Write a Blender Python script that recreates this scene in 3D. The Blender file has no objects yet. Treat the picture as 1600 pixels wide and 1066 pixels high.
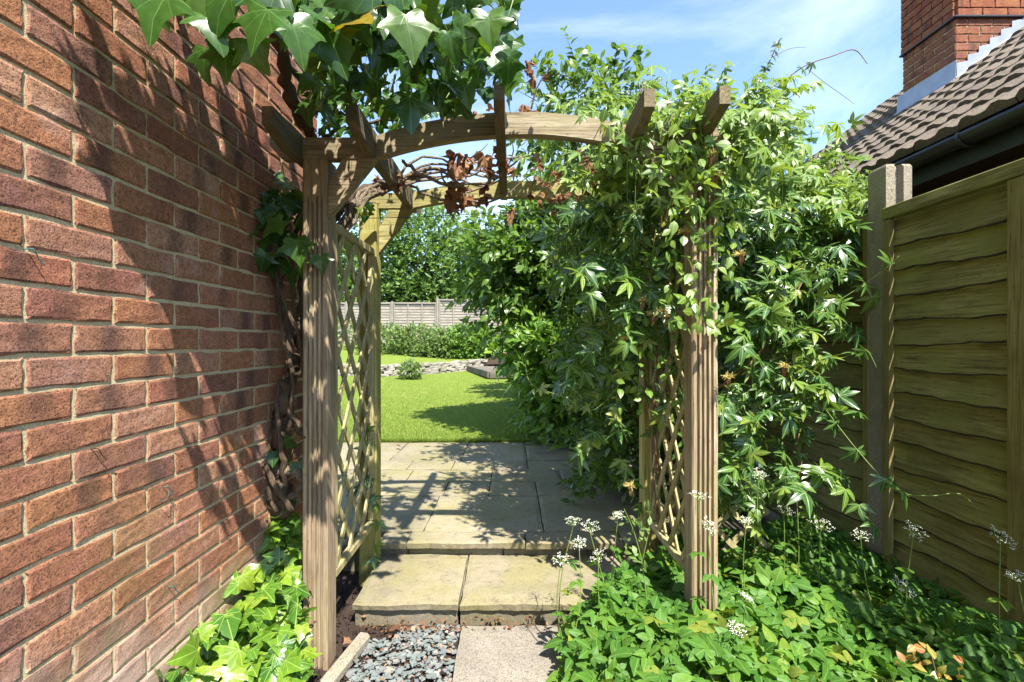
import bpy, math, random
import numpy as np
from mathutils import Vector, Matrix, Quaternion
rng = np.random.default_rng(7); random.seed(7)
R = math.radians
scene = bpy.context.scene
F, CX, CY, H = 752.0, 800.0, 535.0, 1.26       # focal length in pixels, vanishing point, eye height

# ------------------------------------------------------------------ camera, sky, sun, exposure
cam = bpy.data.objects.new('camera', bpy.data.cameras.new('camera')); scene.collection.objects.link(cam)
cam.location = (0, 0, H); cam.rotation_euler = (R(90), 0, 0)
cam.data.sensor_width = 36; cam.data.lens = F/1600*36; cam.data.shift_y = 2/1600
cam.data.clip_start = 0.02; cam.data.clip_end = 2000
scene.camera = cam
SUN = Vector((0.50, -1.0, 1.62)).normalized()
world = bpy.data.worlds.new('World'); scene.world = world; world.use_nodes = True
wn, wl = world.node_tree.nodes, world.node_tree.links
bg = wn['Background']; bg.inputs['Strength'].default_value = 0.145
sky = wn.new('ShaderNodeTexSky'); sky.sky_type = 'NISHITA'; sky.sun_disc = False
sky.sun_elevation = math.asin(SUN.z); sky.sun_rotation = math.atan2(SUN.x, SUN.y)
sky.air_density = 1.0; sky.dust_density = 0.2; sky.ozone_density = 3.0
tc = wn.new('ShaderNodeTexCoord'); mp = wn.new('ShaderNodeMapping'); mp.inputs['Scale'].default_value = (1.2, 0.7, 3.2)
mp.inputs['Rotation'].default_value = (0.2, 0.5, 0.3)
wl.new(tc.outputs['Generated'], mp.inputs['Vector'])
nz = wn.new('ShaderNodeTexNoise'); nz.inputs['Scale'].default_value = 1.7; nz.inputs['Detail'].default_value = 7; nz.inputs['Roughness'].default_value = 0.6
nz.inputs['Distortion'].default_value = 0.5
wl.new(mp.outputs['Vector'], nz.inputs['Vector'])
cr = wn.new('ShaderNodeValToRGB'); cr.color_ramp.elements[0].position = 0.44; cr.color_ramp.elements[1].position = 0.80
cr.color_ramp.elements[0].color = (0, 0, 0, 1); cr.color_ramp.elements[1].color = (.6, .6, .6, 1)
wl.new(nz.outputs['Fac'], cr.inputs['Fac'])
mx = wn.new('ShaderNodeMix'); mx.data_type = 'RGBA'; mx.inputs['B'].default_value = (4.3, 4.7, 5.2, 1)
wl.new(cr.outputs['Color'], mx.inputs['Factor']); wl.new(sky.outputs['Color'], mx.inputs['A']); wl.new(mx.outputs['Result'], bg.inputs['Color'])
sl = bpy.data.lights.new('sun', 'SUN'); sl.energy = 5.0; sl.angle = R(0.53); sl.color = (1.0, 0.95, 0.87)
so = bpy.data.objects.new('sun', sl); scene.collection.objects.link(so); so.rotation_euler = SUN.to_track_quat('Z', 'Y').to_euler(); so.location = (3, -8, 14)
vs = scene.view_settings; vs.view_transform = 'Standard'; vs.look = 'None'; vs.gamma = 1; vs.use_curve_mapping = False
vs.exposure = 1.45
scene.cycles.max_bounces = 8; scene.cycles.transparent_max_bounces = 4

# ------------------------------------------------------------------ helpers
def P(px, py, d): return Vector(((px-CX)*d/F, d, H-(py-CY)*d/F))
def tag(o, label=None, cat=None, group=None, kind=None):
    if label: o['label'] = label
    if cat: o['category'] = cat
    if group: o['group'] = group
    if kind: o['kind'] = kind
    return o
def empty(name, loc, label, cat, group=None):
    o = bpy.data.objects.new(name, None); scene.collection.objects.link(o); o.location = loc; o.empty_display_size = .1
    return tag(o, label, cat, group)
def link(name, me, parent=None, kind=None, loc=None):
    o = bpy.data.objects.new(name, me); scene.collection.objects.link(o)
    if loc is not None: o.location = loc
    if parent is not None:
        o.parent = parent
        b = Vector(parent.location)
        if parent.parent: b = b + Vector(parent.parent.location)
        o.location = Vector(o.location) - b
    if kind: o['kind'] = kind
    return o
def mesh(name, V, Fc, mat=None, smooth=False, uv=None):
    me = bpy.data.meshes.new(name)
    me.from_pydata([tuple(v) for v in V], [], [tuple(f) for f in Fc])
    if mat: me.materials.append(mat)
    if smooth: me.polygons.foreach_set('use_smooth', [True]*len(me.polygons))
    if uv is not None:
        l = me.uv_layers.new(name='UVMap'); idx = np.empty(len(me.loops), dtype=np.int32); me.loops.foreach_get('vertex_index', idx)
        l.data.foreach_set('uv', np.asarray(uv, dtype=np.float32)[idx].ravel())
    me.update(); return me
class MB:
    def __init__(s): s.v = []; s.f = []
    def add(s, V, Fc):
        n = len(s.v); s.v += [tuple(v) for v in V]; s.f += [tuple(i+n for i in f) for f in Fc]; return s
    def box(s, a, b, bev=0.0, jit=0.0):
        a = np.minimum(a, b).astype(float) if False else np.array(a, float); b = np.array(b, float)
        lo, hi = np.minimum(a, b), np.maximum(a, b)
        if bev <= 0:
            V = [(x, y, z) for x in (lo[0], hi[0]) for y in (lo[1], hi[1]) for z in (lo[2], hi[2])]
            return s.add(V, [(0,1,3,2), (4,6,7,5), (0,4,5,1), (2,3,7,6), (0,2,6,4), (1,5,7,3)])
        V, Fc = bevbox(lo, hi, bev); 
        if jit: V = [tuple(np.array(v)+rng.normal(0, jit, 3)) for v in V]
        return s.add(V, Fc)
    def beam(s, p, q, w, h, up=(0,0,1), bev=0.0):
        p, q = Vector(p), Vector(q); y = (q-p).normalized(); x = y.cross(Vector(up)).normalized(); z = x.cross(y)
        L = (q-p).length
        t = MB().box((-w/2, 0, -h/2), (w/2, L, h/2), bev)
        return s.add([p + x*v[0] + y*v[1] + z*v[2] for v in t.v], t.f)
    def tube(s, pts, rad, n=8, sub=4, wob=0.0):
        pts = [np.array(p, float) for p in pts]; m = len(pts)
        if not hasattr(rad, '__len__'): rad = [rad]*m
        Q, RR = [], []
        for i in range(m-1):
            p0, p1, p2, p3 = pts[max(i-1,0)], pts[i], pts[i+1], pts[min(i+2,m-1)]
            for k in range(sub):
                t = k/sub; Q.append(.5*((2*p1)+(-p0+p2)*t+(2*p0-5*p1+4*p2-p3)*t*t+(-p0+3*p1-3*p2+p3)*t**3)); RR.append(rad[i]*(1-t)+rad[i+1]*t)
        Q.append(pts[-1]); RR.append(rad[-1]); Q = np.array(Q)
        if wob: Q[1:-1] += rng.normal(0, wob, (len(Q)-2, 3)); RR = [r*(1+rng.normal(0,.10)) for r in RR]
        V, Fc = [], []; ref = np.array([.3, .2, .93])
        for i, c in enumerate(Q):
            t = Q[min(i+1,len(Q)-1)]-Q[max(i-1,0)]; t = t/(np.linalg.norm(t)+1e-9)
            a = np.cross(t, ref); 
            if np.linalg.norm(a) < .05: a = np.cross(t, [1,0,0])
            a /= np.linalg.norm(a); b = np.cross(t, a)
            for k in range(n):
                g = 2*math.pi*k/n; V.append(c + RR[i]*(math.cos(g)*a+math.sin(g)*b))
        for i in range(len(Q)-1):
            for k in range(n): Fc.append((i*n+k, i*n+(k+1)%n, (i+1)*n+(k+1)%n, (i+1)*n+k))
        Fc += [tuple(range(n))[::-1], tuple((len(Q)-1)*n+k for k in range(n))]
        return s.add(V, Fc)
    def build(s, name, mat, parent=None, smooth=False, kind=None):
        return link(name, mesh(name, s.v, s.f, mat, smooth), parent, kind)
def bevbox(lo, hi, b):
    V, idx = [], {}
    for sx in (0,1):
        for sy in (0,1):
            for sz in (0,1):
                c = [hi[0] if sx else lo[0], hi[1] if sy else lo[1], hi[2] if sz else lo[2]]; sg = [-1 if sx else 1, -1 if sy else 1, -1 if sz else 1]
                for ax in range(3):
                    p = list(c)
                    for o in range(3):
                        if o != ax: p[o] += sg[o]*b
                    idx[(sx,sy,sz,ax)] = len(V); V.append(tuple(p))
    g = lambda sx,sy,sz,ax: idx[(sx,sy,sz,ax)]
    Fc = []
    for ax in range(3):
        o1, o2 = [o for o in range(3) if o != ax]
        for s in (0,1):
            ring = []
            for (i,j) in ((0,0),(1,0),(1,1),(0,1)):
                k = [0,0,0]; k[ax]=s; k[o1]=i; k[o2]=j; ring.append(g(*k, ax))
            if (s == 0) ^ (ax == 1): ring = ring[::-1]
            Fc.append(tuple(ring))
            # edges along o2-direction between face ax and face o1 handled below
    for ax in range(3):          # edge running along ax joins faces of the two other axes
        o1, o2 = [o for o in range(3) if o != ax]
        for i in (0,1):
            for j in (0,1):
                q = []
                for s, f in ((0,o1),(0,o2),(1,o2),(1,o1)):
                    k=[0,0,0]; k[ax]=s; k[o1]=i; k[o2]=j; q.append(g(*k, f))
                Fc.append(tuple(q))
    for sx in (0,1):
        for sy in (0,1):
            for sz in (0,1): Fc.append((g(sx,sy,sz,0), g(sx,sy,sz,1), g(sx,sy,sz,2)))
    return V, Fc
def fixn(me):
    import bmesh
    bm = bmesh.new(); bm.from_mesh(me); bmesh.ops.recalc_face_normals(bm, faces=bm.faces); bm.to_mesh(me); bm.free(); return me

# ------------------------------------------------------------------ materials
class NT:
    def __init__(s, name):
        s.m = bpy.data.materials.new(name); s.m.use_nodes = True; s.t = s.m.node_tree; s.n = s.t.nodes; s.l = s.t.links
        s.b = s.n['Principled BSDF']; s.out = s.n['Material Output']
    def new(s, t, **k):
        n = s.n.new(t)
        for a, v in k.items(): setattr(n, a, v)
        return n
    def set(s, sock, v):
        if isinstance(v, bpy.types.NodeSocket): s.l.new(v, sock)
        elif isinstance(v, (tuple, list)) and len(v) == 3 and sock.type == 'RGBA': sock.default_value = (*v, 1)
        else: sock.default_value = v
    def noise(s, vec, scale, detail=4, rough=.55, dist=0):
        n = s.new('ShaderNodeTexNoise'); n.inputs['Scale'].default_value = scale; n.inputs['Detail'].default_value = detail
        n.inputs['Roughness'].default_value = rough; n.inputs['Distortion'].default_value = dist
        if vec is not None: s.l.new(vec, n.inputs['Vector'])
        return n.outputs['Fac']
    def ramp(s, fac, stops):
        r = s.new('ShaderNodeValToRGB'); e = r.color_ramp.elements
        while len(e) < len(stops): e.new(.5)
        for i, (p, c) in enumerate(stops):
            e[i].position = p; e[i].color = (c, c, c, 1) if not hasattr(c, '__len__') else (*c, 1)
        s.l.new(fac, r.inputs['Fac']); return r.outputs['Color']
    def mix(s, f, a, b, mode='MIX'):
        m = s.new('ShaderNodeMix', data_type='RGBA', blend_type=mode)
        s.set(m.inputs['Factor'], f); s.set(m.inputs['A'], a); s.set(m.inputs['B'], b); return m.outputs['Result']
    def math(s, op, a, b=0.0, c=None, clamp=False):
        m = s.new('ShaderNodeMath', operation=op, use_clamp=clamp); s.set(m.inputs[0], a); s.set(m.inputs[1], b)
        if c is not None: s.set(m.inputs[2], c)
        return m.outputs[0]
    def mapping(s, vec, scale=(1,1,1), loc=(0,0,0), rot=(0,0,0)):
        m = s.new('ShaderNodeMapping'); m.inputs['Scale'].default_value = scale; m.inputs['Location'].default_value = loc; m.inputs['Rotation'].default_value = rot
        s.l.new(vec, m.inputs['Vector']); return m.outputs['Vector']
    def vadd(s, a, b):
        m = s.new('ShaderNodeVectorMath', operation='ADD'); s.l.new(a, m.inputs[0]); s.set(m.inputs[1], b); return m.outputs[0]
    def obj(s): return s.new('ShaderNodeTexCoord').outputs['Object']
    def pos(s): return s.new('ShaderNodeNewGeometry').outputs['Position']
    def rnd(s): return s.new('ShaderNodeObjectInfo').outputs['Random']
    def bump(s, h, strength=.5, dist=.01, nrm=None):
        b = s.new('ShaderNodeBump'); b.inputs['Strength'].default_value = strength; b.inputs['Distance'].default_value = dist
        s.l.new(h, b.inputs['Height'])
        if nrm is not None: s.l.new(nrm, b.inputs['Normal'])
        return b.outputs['Normal']
    def fin(s, col, rough=.8, nrm=None, spec=.3):
        s.set(s.b.inputs['Base Color'], col); s.set(s.b.inputs['Roughness'], rough); s.b.inputs['Specular IOR Level'].default_value = spec
        if nrm is not None: s.l.new(nrm, s.b.inputs['Normal'])
        return s.m

def brick_mat(name, tones, weather=True):
    t = NT(name); o = t.obj(); r = t.rnd(); p = t.pos()
    c3 = t.new('ShaderNodeCombineXYZ'); t.l.new(t.math('MULTIPLY', r, 37.), c3.inputs[0]); t.l.new(t.math('MULTIPLY', r, 91.), c3.inputs[2])
    ov = t.vadd(o, c3.outputs[0])
    n1 = t.noise(ov, 9, 3); n2 = t.noise(ov, 60, 5, .7); n3 = t.noise(ov, 190, 4, .7)
    base = t.ramp(r, [(i/(len(tones)-1), c) for i, c in enumerate(tones)])
    hue = t.mix(t.ramp(n1, [(.38, 0), (.62, 1)]), base, (.42, .20, .085)); base = t.mix(.45, base, hue)
    # kiss marks: dark flashed middle of many bricks
    sx = t.new('ShaderNodeSeparateXYZ'); t.l.new(o, sx.inputs[0])
    off = t.math('MULTIPLY', t.math('SUBTRACT', r, .5), .10)
    kd = t.math('ABSOLUTE', t.math('SUBTRACT', sx.outputs['Y'], off))
    kk = t.math('MULTIPLY', t.ramp(t.math('ADD', kd, t.math('MULTIPLY', t.math('SUBTRACT', n2, .5), .05)), [(.012, 1), (.05, 0)]), t.ramp(t.math('FRACT', t.math('MULTIPLY', r, 7.3)), [(.3, 0), (.8, .75)]))
    base = t.mix(kk, base, (.075, .045, .04))
    base = t.mix(t.ramp(n2, [(.35, .55), (.6, 0)]), base, (.12, .05, .03), 'MIX')
    base = t.mix(t.ramp(n3, [(.36, .85), (.47, 0)]), base, (.04, .025, .022))
    base = t.mix(t.ramp(n3, [(.58, 0), (.72, .45)]), base, (.50, .26, .16))
    if weather:
        s2 = t.new('ShaderNodeSeparateXYZ'); t.l.new(p, s2.inputs[0])
        w = t.noise(p, 1.6, 4, .6)
        low = t.ramp(t.math('ADD', s2.outputs['Z'], t.math('MULTIPLY', w, .9)), [(.80, 1), (1.55, 0)])
        base = t.mix(t.math('MULTIPLY', low, t.math('ADD', .45, t.math('MULTIPLY', n2, .6))), base, (.50, .37, .30)); sp_ = t.noise(p, 4.5, 6, .7); base = t.mix(t.ramp(sp_, [(.60, 0), (.72, .4)]), base, (.55, .42, .36))
        ms = t.math('MULTIPLY', t.ramp(t.noise(p, 2.7, 5, .65), [(.50, 0), (.66, .75)]), t.ramp(s2.outputs['Z'], [(.35, 1), (1.1, .12)]))
        base = t.mix(ms, base, (.19, .15, .045))
    hgt = t.math('ADD', t.math('MULTIPLY', n3, .9), t.math('MULTIPLY', n2, .5))
    return t.fin(base, .92, t.bump(hgt, .75, .005), .15)
M = {}
M['brick'] = brick_mat('house_brick', [(.34,.14,.085), (.47,.205,.105), (.28,.12,.09), (.53,.29,.185), (.43,.17,.105), (.24,.11,.09), (.42,.215,.155)])
M['brick_red'] = brick_mat('red_chimney_brick', [(.20,.07,.05), (.25,.085,.05), (.17,.065,.05), (.23,.09,.065)], False)
M['brick_orange'] = brick_mat('orange_chimney_brick', [(.25,.075,.04), (.28,.085,.042), (.20,.065,.042)], False)
def mortar_mat():
    t = NT('mortar'); p = t.pos(); n = t.noise(p, 300, 3, .7); n2 = t.noise(p, 14, 4)
    c = t.mix(n2, (.52, .43, .25), (.68, .58, .37)); c = t.mix(t.ramp(n, [(.4, .5), (.55, 0)]), c, (.2, .17, .1))
    return t.fin(c, .95, t.bump(n, .6, .004), .1)
M['mortar'] = mortar_mat()
def wood_mat(name, axis, dark, mid, light, alg=(.22, .2, .05), algae=.4, rough=.82):
    t = NT(name); o = t.obj(); r = t.rnd()
    c3 = t.new('ShaderNodeCombineXYZ'); t.l.new(t.math('MULTIPLY', r, 23.), c3.inputs[0]); t.l.new(t.math('MULTIPLY', r, 51.), c3.inputs[1]); t.l.new(t.math('MULTIPLY', r, 17.), c3.inputs[2])
    v = t.vadd(o, c3.outputs[0]); sc = [120, 120, 120]; sc[axis] = 6; sc2 = [30, 30, 30]; sc2[axis] = 2.0; sc3 = [11, 11, 11]; sc3[axis] = 3.2
    g1 = t.noise(t.mapping(v, sc), 1, 6, .6, .3); g2 = t.noise(t.mapping(v, sc2), 1, 5, .6, .25); g3 = t.noise(v, 5, 4)
    c = t.ramp(g2, [(.28, dark), (.5, mid), (.75, light)]); c = t.mix(t.ramp(g1, [(.36, .75), (.52, 0)]), c, tuple(x*.4 for x in dark))
    c = t.mix(t.ramp(g1, [(.55, 0), (.75, .4)]), c, tuple(min(1, x*1.25) for x in light))
    c = t.mix(t.math('MULTIPLY', t.ramp(g3, [(.42, 0), (.68, 1)]), algae), c, alg)
    vo = t.new('ShaderNodeTexVoronoi'); t.l.new(t.mapping(v, sc3), vo.inputs['Vector']); kn = t.ramp(t.math('ADD', vo.outputs['Distance'], t.math('MULTIPLY', g1, .06)), [(.10, .8), (.17, 0)]); c = t.mix(kn, c, tuple(x*.45 for x in dark))
    st_ = t.noise(v, 2.3, 5, .65); c = t.mix(t.ramp(st_, [(.46, 0), (.66, .55)]), c, tuple(x*.62 for x in dark))
    c = t.mix(t.math('MULTIPLY', r, .4), c, tuple(x*.8 for x in mid))
    return t.fin(c, rough, t.bump(g1, .5, .004), .2)
W = lambda n, ax, alg=.45: wood_mat(n, ax, (.17,.125,.075), (.30,.24,.15), (.42,.36,.25), (.24,.22,.08), alg)
M['wood_z'] = wood_mat('post_timber', 2, (.19,.125,.075), (.35,.265,.17), (.50,.415,.285), (.30,.27,.09), .35)
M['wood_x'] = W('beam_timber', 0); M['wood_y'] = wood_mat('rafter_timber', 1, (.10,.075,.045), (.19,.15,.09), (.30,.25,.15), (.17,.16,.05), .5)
M['green_z'] = wood_mat('green_treated_post', 2, (.25,.21,.06), (.40,.36,.12), (.50,.47,.20), (.3,.3,.06), .5)
M['green_x'] = wood_mat('green_treated_beam', 0, (.22,.185,.07), (.34,.30,.13), (.44,.40,.20), (.27,.26,.07), .5)
M['slat'] = wood_mat('trellis_timber', 2, (.26,.21,.10), (.42,.36,.18), (.54,.48,.28), (.3,.28,.08), .4)
M['fence_y'] = wood_mat('fence_board_timber', 1, (.13,.11,.04), (.245,.22,.08), (.36,.325,.14), (.21,.225,.05), .8, .9)
M['fence_z'] = wood_mat('fence_batten_timber', 2, (.14,.11,.04), (.23,.19,.07), (.31,.26,.11), (.19,.18,.04), .6, .9)
M['grey_fence'] = wood_mat('grey_fence_timber', 0, (.20,.17,.14), (.31,.27,.23), (.40,.36,.31), (.24,.21,.15), .3, .9)
M['sleeper'] = wood_mat('sleeper_timber', 0, (.10,.085,.065), (.17,.15,.12), (.27,.24,.20), (.2,.18,.1), .2, .9)
M['dark_wood'] = wood_mat('dark_timber', 2, (.03,.024,.018), (.06,.045,.034), (.1,.08,.06), (.06,.05,.03), .2, .9)
def bark_mat(name, a, b):
    t = NT(name); o = t.obj(); n = t.noise(t.mapping(o, (75, 75, 22)), 1, 6, .7, 1.2); n2 = t.noise(o, 11, 4)
    c = t.mix(n, a, b); c = t.mix(t.ramp(n2, [(.5, 0), (.75, .6)]), c, tuple(x*1.4 for x in b))
    return t.fin(c, .9, t.bump(n, 1.0, .022), .12)
M['bark'] = bark_mat('ivy_bark', (.04,.027,.018), (.22,.155,.10)); M['twig'] = bark_mat('dry_twig', (.16,.12,.085), (.36,.29,.21)); M['branch'] = bark_mat('dark_branch_and_board_shade', (.03,.022,.015), (.09,.07,.045))
def stone_mat(name, a, b, moss, mossy=.6, speck=.4, scale=1.0):
    t = NT(name); p = t.pos(); r = t.rnd(); n4 = t.noise(p, 1.1*scale, 4, .6, 1.0); n1 = t.noise(p, 3.2*scale, 5, .62, .5); n2 = t.noise(p, 22*scale, 6, .7, .4); n3 = t.noise(p, 170, 4, .7)
    c = t.mix(n2, a, b); c = t.mix(t.math('MULTIPLY', r, .5), c, (b[0]*1.0, b[1]*.97, b[2]*.98)); c = t.mix(t.ramp(n4, [(.42, 0), (.62, .45)]), c, (a[0]*.62, a[1]*.62, a[2]*.66))
    c = t.mix(t.math('MULTIPLY', t.ramp(n1, [(.40, 0), (.66, 1)]), mossy), c, moss)
    c = t.mix(t.ramp(n2, [(.30, .5), (.44, 0)]), c, tuple(x*.55 for x in a))
    c = t.mix(t.math('MULTIPLY', t.ramp(n3, [(.36, 1), (.48, 0)]), speck), c, tuple(x*.35 for x in a))
    c = t.mix(t.math('MULTIPLY', t.ramp(n3, [(.58, 0), (.70, 1)]), speck*.6), c, tuple(min(.8, x*1.5) for x in b))
    h = t.math('ADD', t.math('MULTIPLY', n2, 1.0), t.math('MULTIPLY', n3, .25))
    return t.fin(c, .9, t.bump(h, .55, .012), .2)
M['sandstone'] = stone_mat('riven_sandstone', (.15,.13,.085), (.35,.305,.205), (.235,.21,.09), .85)
M['riser'] = stone_mat('riser_stone', (.13,.115,.08), (.26,.23,.17), (.16,.145,.06), .7)
M['concrete'] = stone_mat('exposed_aggregate', (.22,.195,.155), (.335,.30,.25), (.22,.195,.135), .4, .95, 2)
M['post_concrete'] = stone_mat('post_concrete', (.23,.20,.15), (.36,.32,.25), (.2,.18,.09), .35, .8, 2)
M['wall_stone'] = stone_mat('garden_wall_stone', (.22,.20,.17), (.38,.35,.30), (.2,.2,.1), .3)
M['soil'] = stone_mat('soil', (.028,.018,.014), (.065,.044,.032), (.045,.032,.022), .3, .8, 3)
M['slate'] = None
def slate_mat():
    t = NT('slate_chips'); p = t.pos(); at = t.new('ShaderNodeAttribute', attribute_name='rnd'); n = t.noise(p, 60, 4, .6)
    c = t.ramp(at.outputs['Fac'], [(0, (.13,.16,.155)), (.3, (.165,.195,.185)), (.55, (.20,.225,.21)), (.72, (.15,.15,.165)), (.85, (.28,.26,.21)), (.95, (.30,.19,.13)), (1, (.55,.5,.42))])
    c = t.mix(t.ramp(n, [(.35, .35), (.6, 0)]), c, (.1, .1, .09))
    return t.fin(c, .75, t.bump(n, .3, .004), .35)
M['slate'] = slate_mat()
def simple(name, col, rough=.7, nscale=30, var=.35, spec=.3, metallic=0, bumpy=.2):
    t = NT(name); o = t.obj(); n = t.noise(o, nscale, 5, .6); c = t.mix(n, tuple(x*(1-var) for x in col), tuple(min(1, x*(1+var)) for x in col)); t.b.inputs['Metallic'].default_value = metallic
    return t.fin(c, rough, t.bump(n, bumpy, .004), spec)
M['gutter'] = simple('black_gutter', (.018,.018,.02), .42, 14, .5, .5)
M['lead'] = simple('lead_flashing', (.30,.33,.38), .45, 9, .3, .5, .35)
M['tile'] = stone_mat('concrete_roof_tile', (.10,.078,.062), (.20,.16,.13), (.19,.165,.10), .6, .8, 3)
M['wire'] = simple('green_wire', (.03,.12,.10), .45, 40, .3, .5)
M['petal'] = simple('white_petal', (.60,.61,.50), .7, 140, .25)
M['dryflower'] = simple('dried_flower', (.42,.33,.10), .8, 90, .5)
M['purple'] = simple('purple_filament', (.25,.18,.36), .6, 90, .3)
M['stem'] = simple('green_stem', (.16,.23,.05), .55, 40, .3); M['stem_red'] = simple('reddish_vine_stem', (.20,.11,.055), .6, 40, .4)
def leaf_mat(name, stops, trans=.32, rough=.42, veins='mid', vcol=(.42,.5,.2), spec=.45, tcol=1.9, vw=.018):
    t = NT(name); at = t.new('ShaderNodeAttribute', attribute_name='rnd')
    rr = t.math('FRACT', t.math('ADD', at.outputs['Fac'], t.rnd())); uv = t.new('ShaderNodeUVMap', uv_map='UVMap').outputs['UV']
    c = t.ramp(rr, stops); sx = t.new('ShaderNodeSeparateXYZ'); t.l.new(uv, sx.inputs[0]); x, y = sx.outputs[0], sx.outputs[1]
    n = t.noise(uv, 5, 3); c = t.mix(t.ramp(n, [(.35, .35), (.65, 0)]), c, tuple(v*.5 for v in stops[0][1]))
    ofs = t.new('ShaderNodeCombineXYZ'); t.l.new(t.math('MULTIPLY', rr, 40), ofs.inputs[0]); bl = t.noise(t.vadd(uv, ofs.outputs[0]), 7, 3, .6); c = t.mix(t.ramp(bl, [(.66, 0), (.74, .55)]), c, (.17, .13, .035)); lt = t.noise(t.vadd(uv, ofs.outputs[0]), 1.6, 2); c = t.mix(t.ramp(lt, [(.35, .3), (.6, 0)]), c, tuple(v*.55 for v in stops[1][1]))
    if veins == 'mid':
        d = t.math('ABSOLUTE', x); mask = t.ramp(d, [(vw*.5, .7), (vw*1.5, 0)])
        sw = t.math('FRACT', t.math('MULTIPLY', t.math('SUBTRACT', y, t.math('MULTIPLY', d, .9)), 8)); hgt = t.math('SUBTRACT', sw, mask)
    else:
        mask = None
        for a in (90, 26, 154, -14, 194, 58, 122):
            ca, sa = math.cos(R(a)), math.sin(R(a)); al = t.math('ADD', t.math('MULTIPLY', x, ca), t.math('MULTIPLY', y, sa))
            pe = t.math('ABSOLUTE', t.math('SUBTRACT', t.math('MULTIPLY', x, sa), t.math('MULTIPLY', y, ca)))
            w = vw if a not in (58, 122) else vw*.55
            lm = t.math('MULTIPLY', t.ramp(pe, [(w*.5, .85), (w*1.5, 0)]), t.math('GREATER_THAN', al, 0))
            mask = lm if mask is None else t.math('MAXIMUM', mask, lm)
        hgt = t.math('SUBTRACT', t.math('MULTIPLY', t.noise(uv, 2.5, 1), 1.0), t.math('MULTIPLY', mask, .3))
    c = t.mix(mask, c, vcol)
    nr = t.bump(hgt, .18 if veins == 'mid' else .10, .012); t.fin(c, rough, nr, spec)
    tr = t.new('ShaderNodeBsdfTranslucent'); hs = t.new('ShaderNodeHueSaturation'); hs.inputs['Value'].default_value = tcol; hs.inputs['Saturation'].default_value = 1.1; hs.inputs['Hue'].default_value = .485
    t.l.new(c, hs.inputs['Color']); t.l.new(hs.outputs['Color'], tr.inputs['Color'])
    ms = t.new('ShaderNodeMixShader'); ms.inputs[0].default_value = trans; t.l.new(t.b.outputs[0], ms.inputs[1]); t.l.new(tr.outputs[0], ms.inputs[2]); t.l.new(ms.outputs[0], t.out.inputs['Surface'])
    return t.m
M['ivy'] = leaf_mat('ivy_leaf', [(0,(.022,.066,.011)), (.4,(.036,.10,.014)), (.8,(.062,.145,.018)), (.97,(.11,.19,.022)), (.992,(.34,.24,.025))], .33, .30, 'palm', (.11,.21,.05), .42, vw=.009)
M['ivy_young'] = leaf_mat('young_ivy_leaf', [(0,(.045,.13,.018)), (.35,(.085,.20,.022)), (.7,(.16,.29,.025)), (1,(.27,.36,.03))], .30, .32, 'palm', (.34,.45,.12), vw=.011)
M['dry'] = leaf_mat('dry_leaf', [(0,(.16,.07,.03)), (.5,(.27,.13,.06)), (1,(.36,.22,.12))], .3, .7, 'palm', (.3,.17,.09), .2, 1.4)
M['passion'] = leaf_mat('passion_leaf', [(0,(.036,.10,.022)), (.45,(.07,.16,.028)), (.8,(.13,.235,.034)), (.94,(.22,.30,.04)), (1,(.32,.33,.06))], .30, .27, 'mid', (.3,.42,.15), .6)
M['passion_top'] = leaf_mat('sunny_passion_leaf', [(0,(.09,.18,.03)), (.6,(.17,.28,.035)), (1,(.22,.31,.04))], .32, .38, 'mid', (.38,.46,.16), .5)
M['hedge'] = leaf_mat('hedge_leaf', [(0,(.04,.105,.016)), (.5,(.085,.175,.024)), (1,(.165,.265,.036))], .36, .34, 'mid', (.25,.34,.10), .42)
M['hedge_bright'] = leaf_mat('bright_shrub_leaf', [(0,(.07,.18,.02)), (.5,(.12,.26,.025)), (1,(.20,.33,.03))], .35, .4, 'mid')
M['elder'] = leaf_mat('ground_elder_leaf', [(0,(.055,.155,.022)), (.5,(.09,.215,.028)), (.93,(.15,.28,.034)), (1,(.30,.32,.05))], .34, .5, 'mid', (.20,.34,.08), .3)
M['tree'] = leaf_mat('tree_leaf', [(0,(.05,.12,.02)), (.5,(.09,.19,.028)), (1,(.17,.27,.04))], .35, .5, 'mid')
M['bush'] = leaf_mat('bush_leaf', [(0,(.07,.14,.03)), (.5,(.13,.22,.045)), (1,(.23,.31,.08))], .3, .5, 'mid')
M['rose'] = leaf_mat('rose_leaf', [(0,(.30,.06,.03)), (.4,(.36,.26,.05)), (.7,(.26,.32,.05)), (1,(.35,.12,.05))], .3, .4, 'mid')
M['grass'] = leaf_mat('grass_blade', [(0,(.09,.145,.02)), (.5,(.155,.225,.03)), (.85,(.22,.275,.045)), (1,(.36,.32,.12))], .3, .55, 'mid', (.2,.3,.05), .3)
def lawn_mat():
    t = NT('lawn'); p = t.pos(); n = t.noise(p, 1.3, 5, .6); n2 = t.noise(t.mapping(p, (60, 25, 60)), 1, 4, .7); n3 = t.noise(p, 5, 4)
    c = t.mix(n, (.15,.205,.028), (.205,.255,.04)); c = t.mix(t.ramp(n2, [(.35, .6), (.6, 0)]), c, (.06,.12,.014)); c = t.mix(t.ramp(n3, [(.55, 0), (.72, .55)]), c, (.30,.28,.085))
    return t.fin(c, .9, t.bump(n2, .8, .03), .15)
M['lawn'] = lawn_mat()

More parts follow.
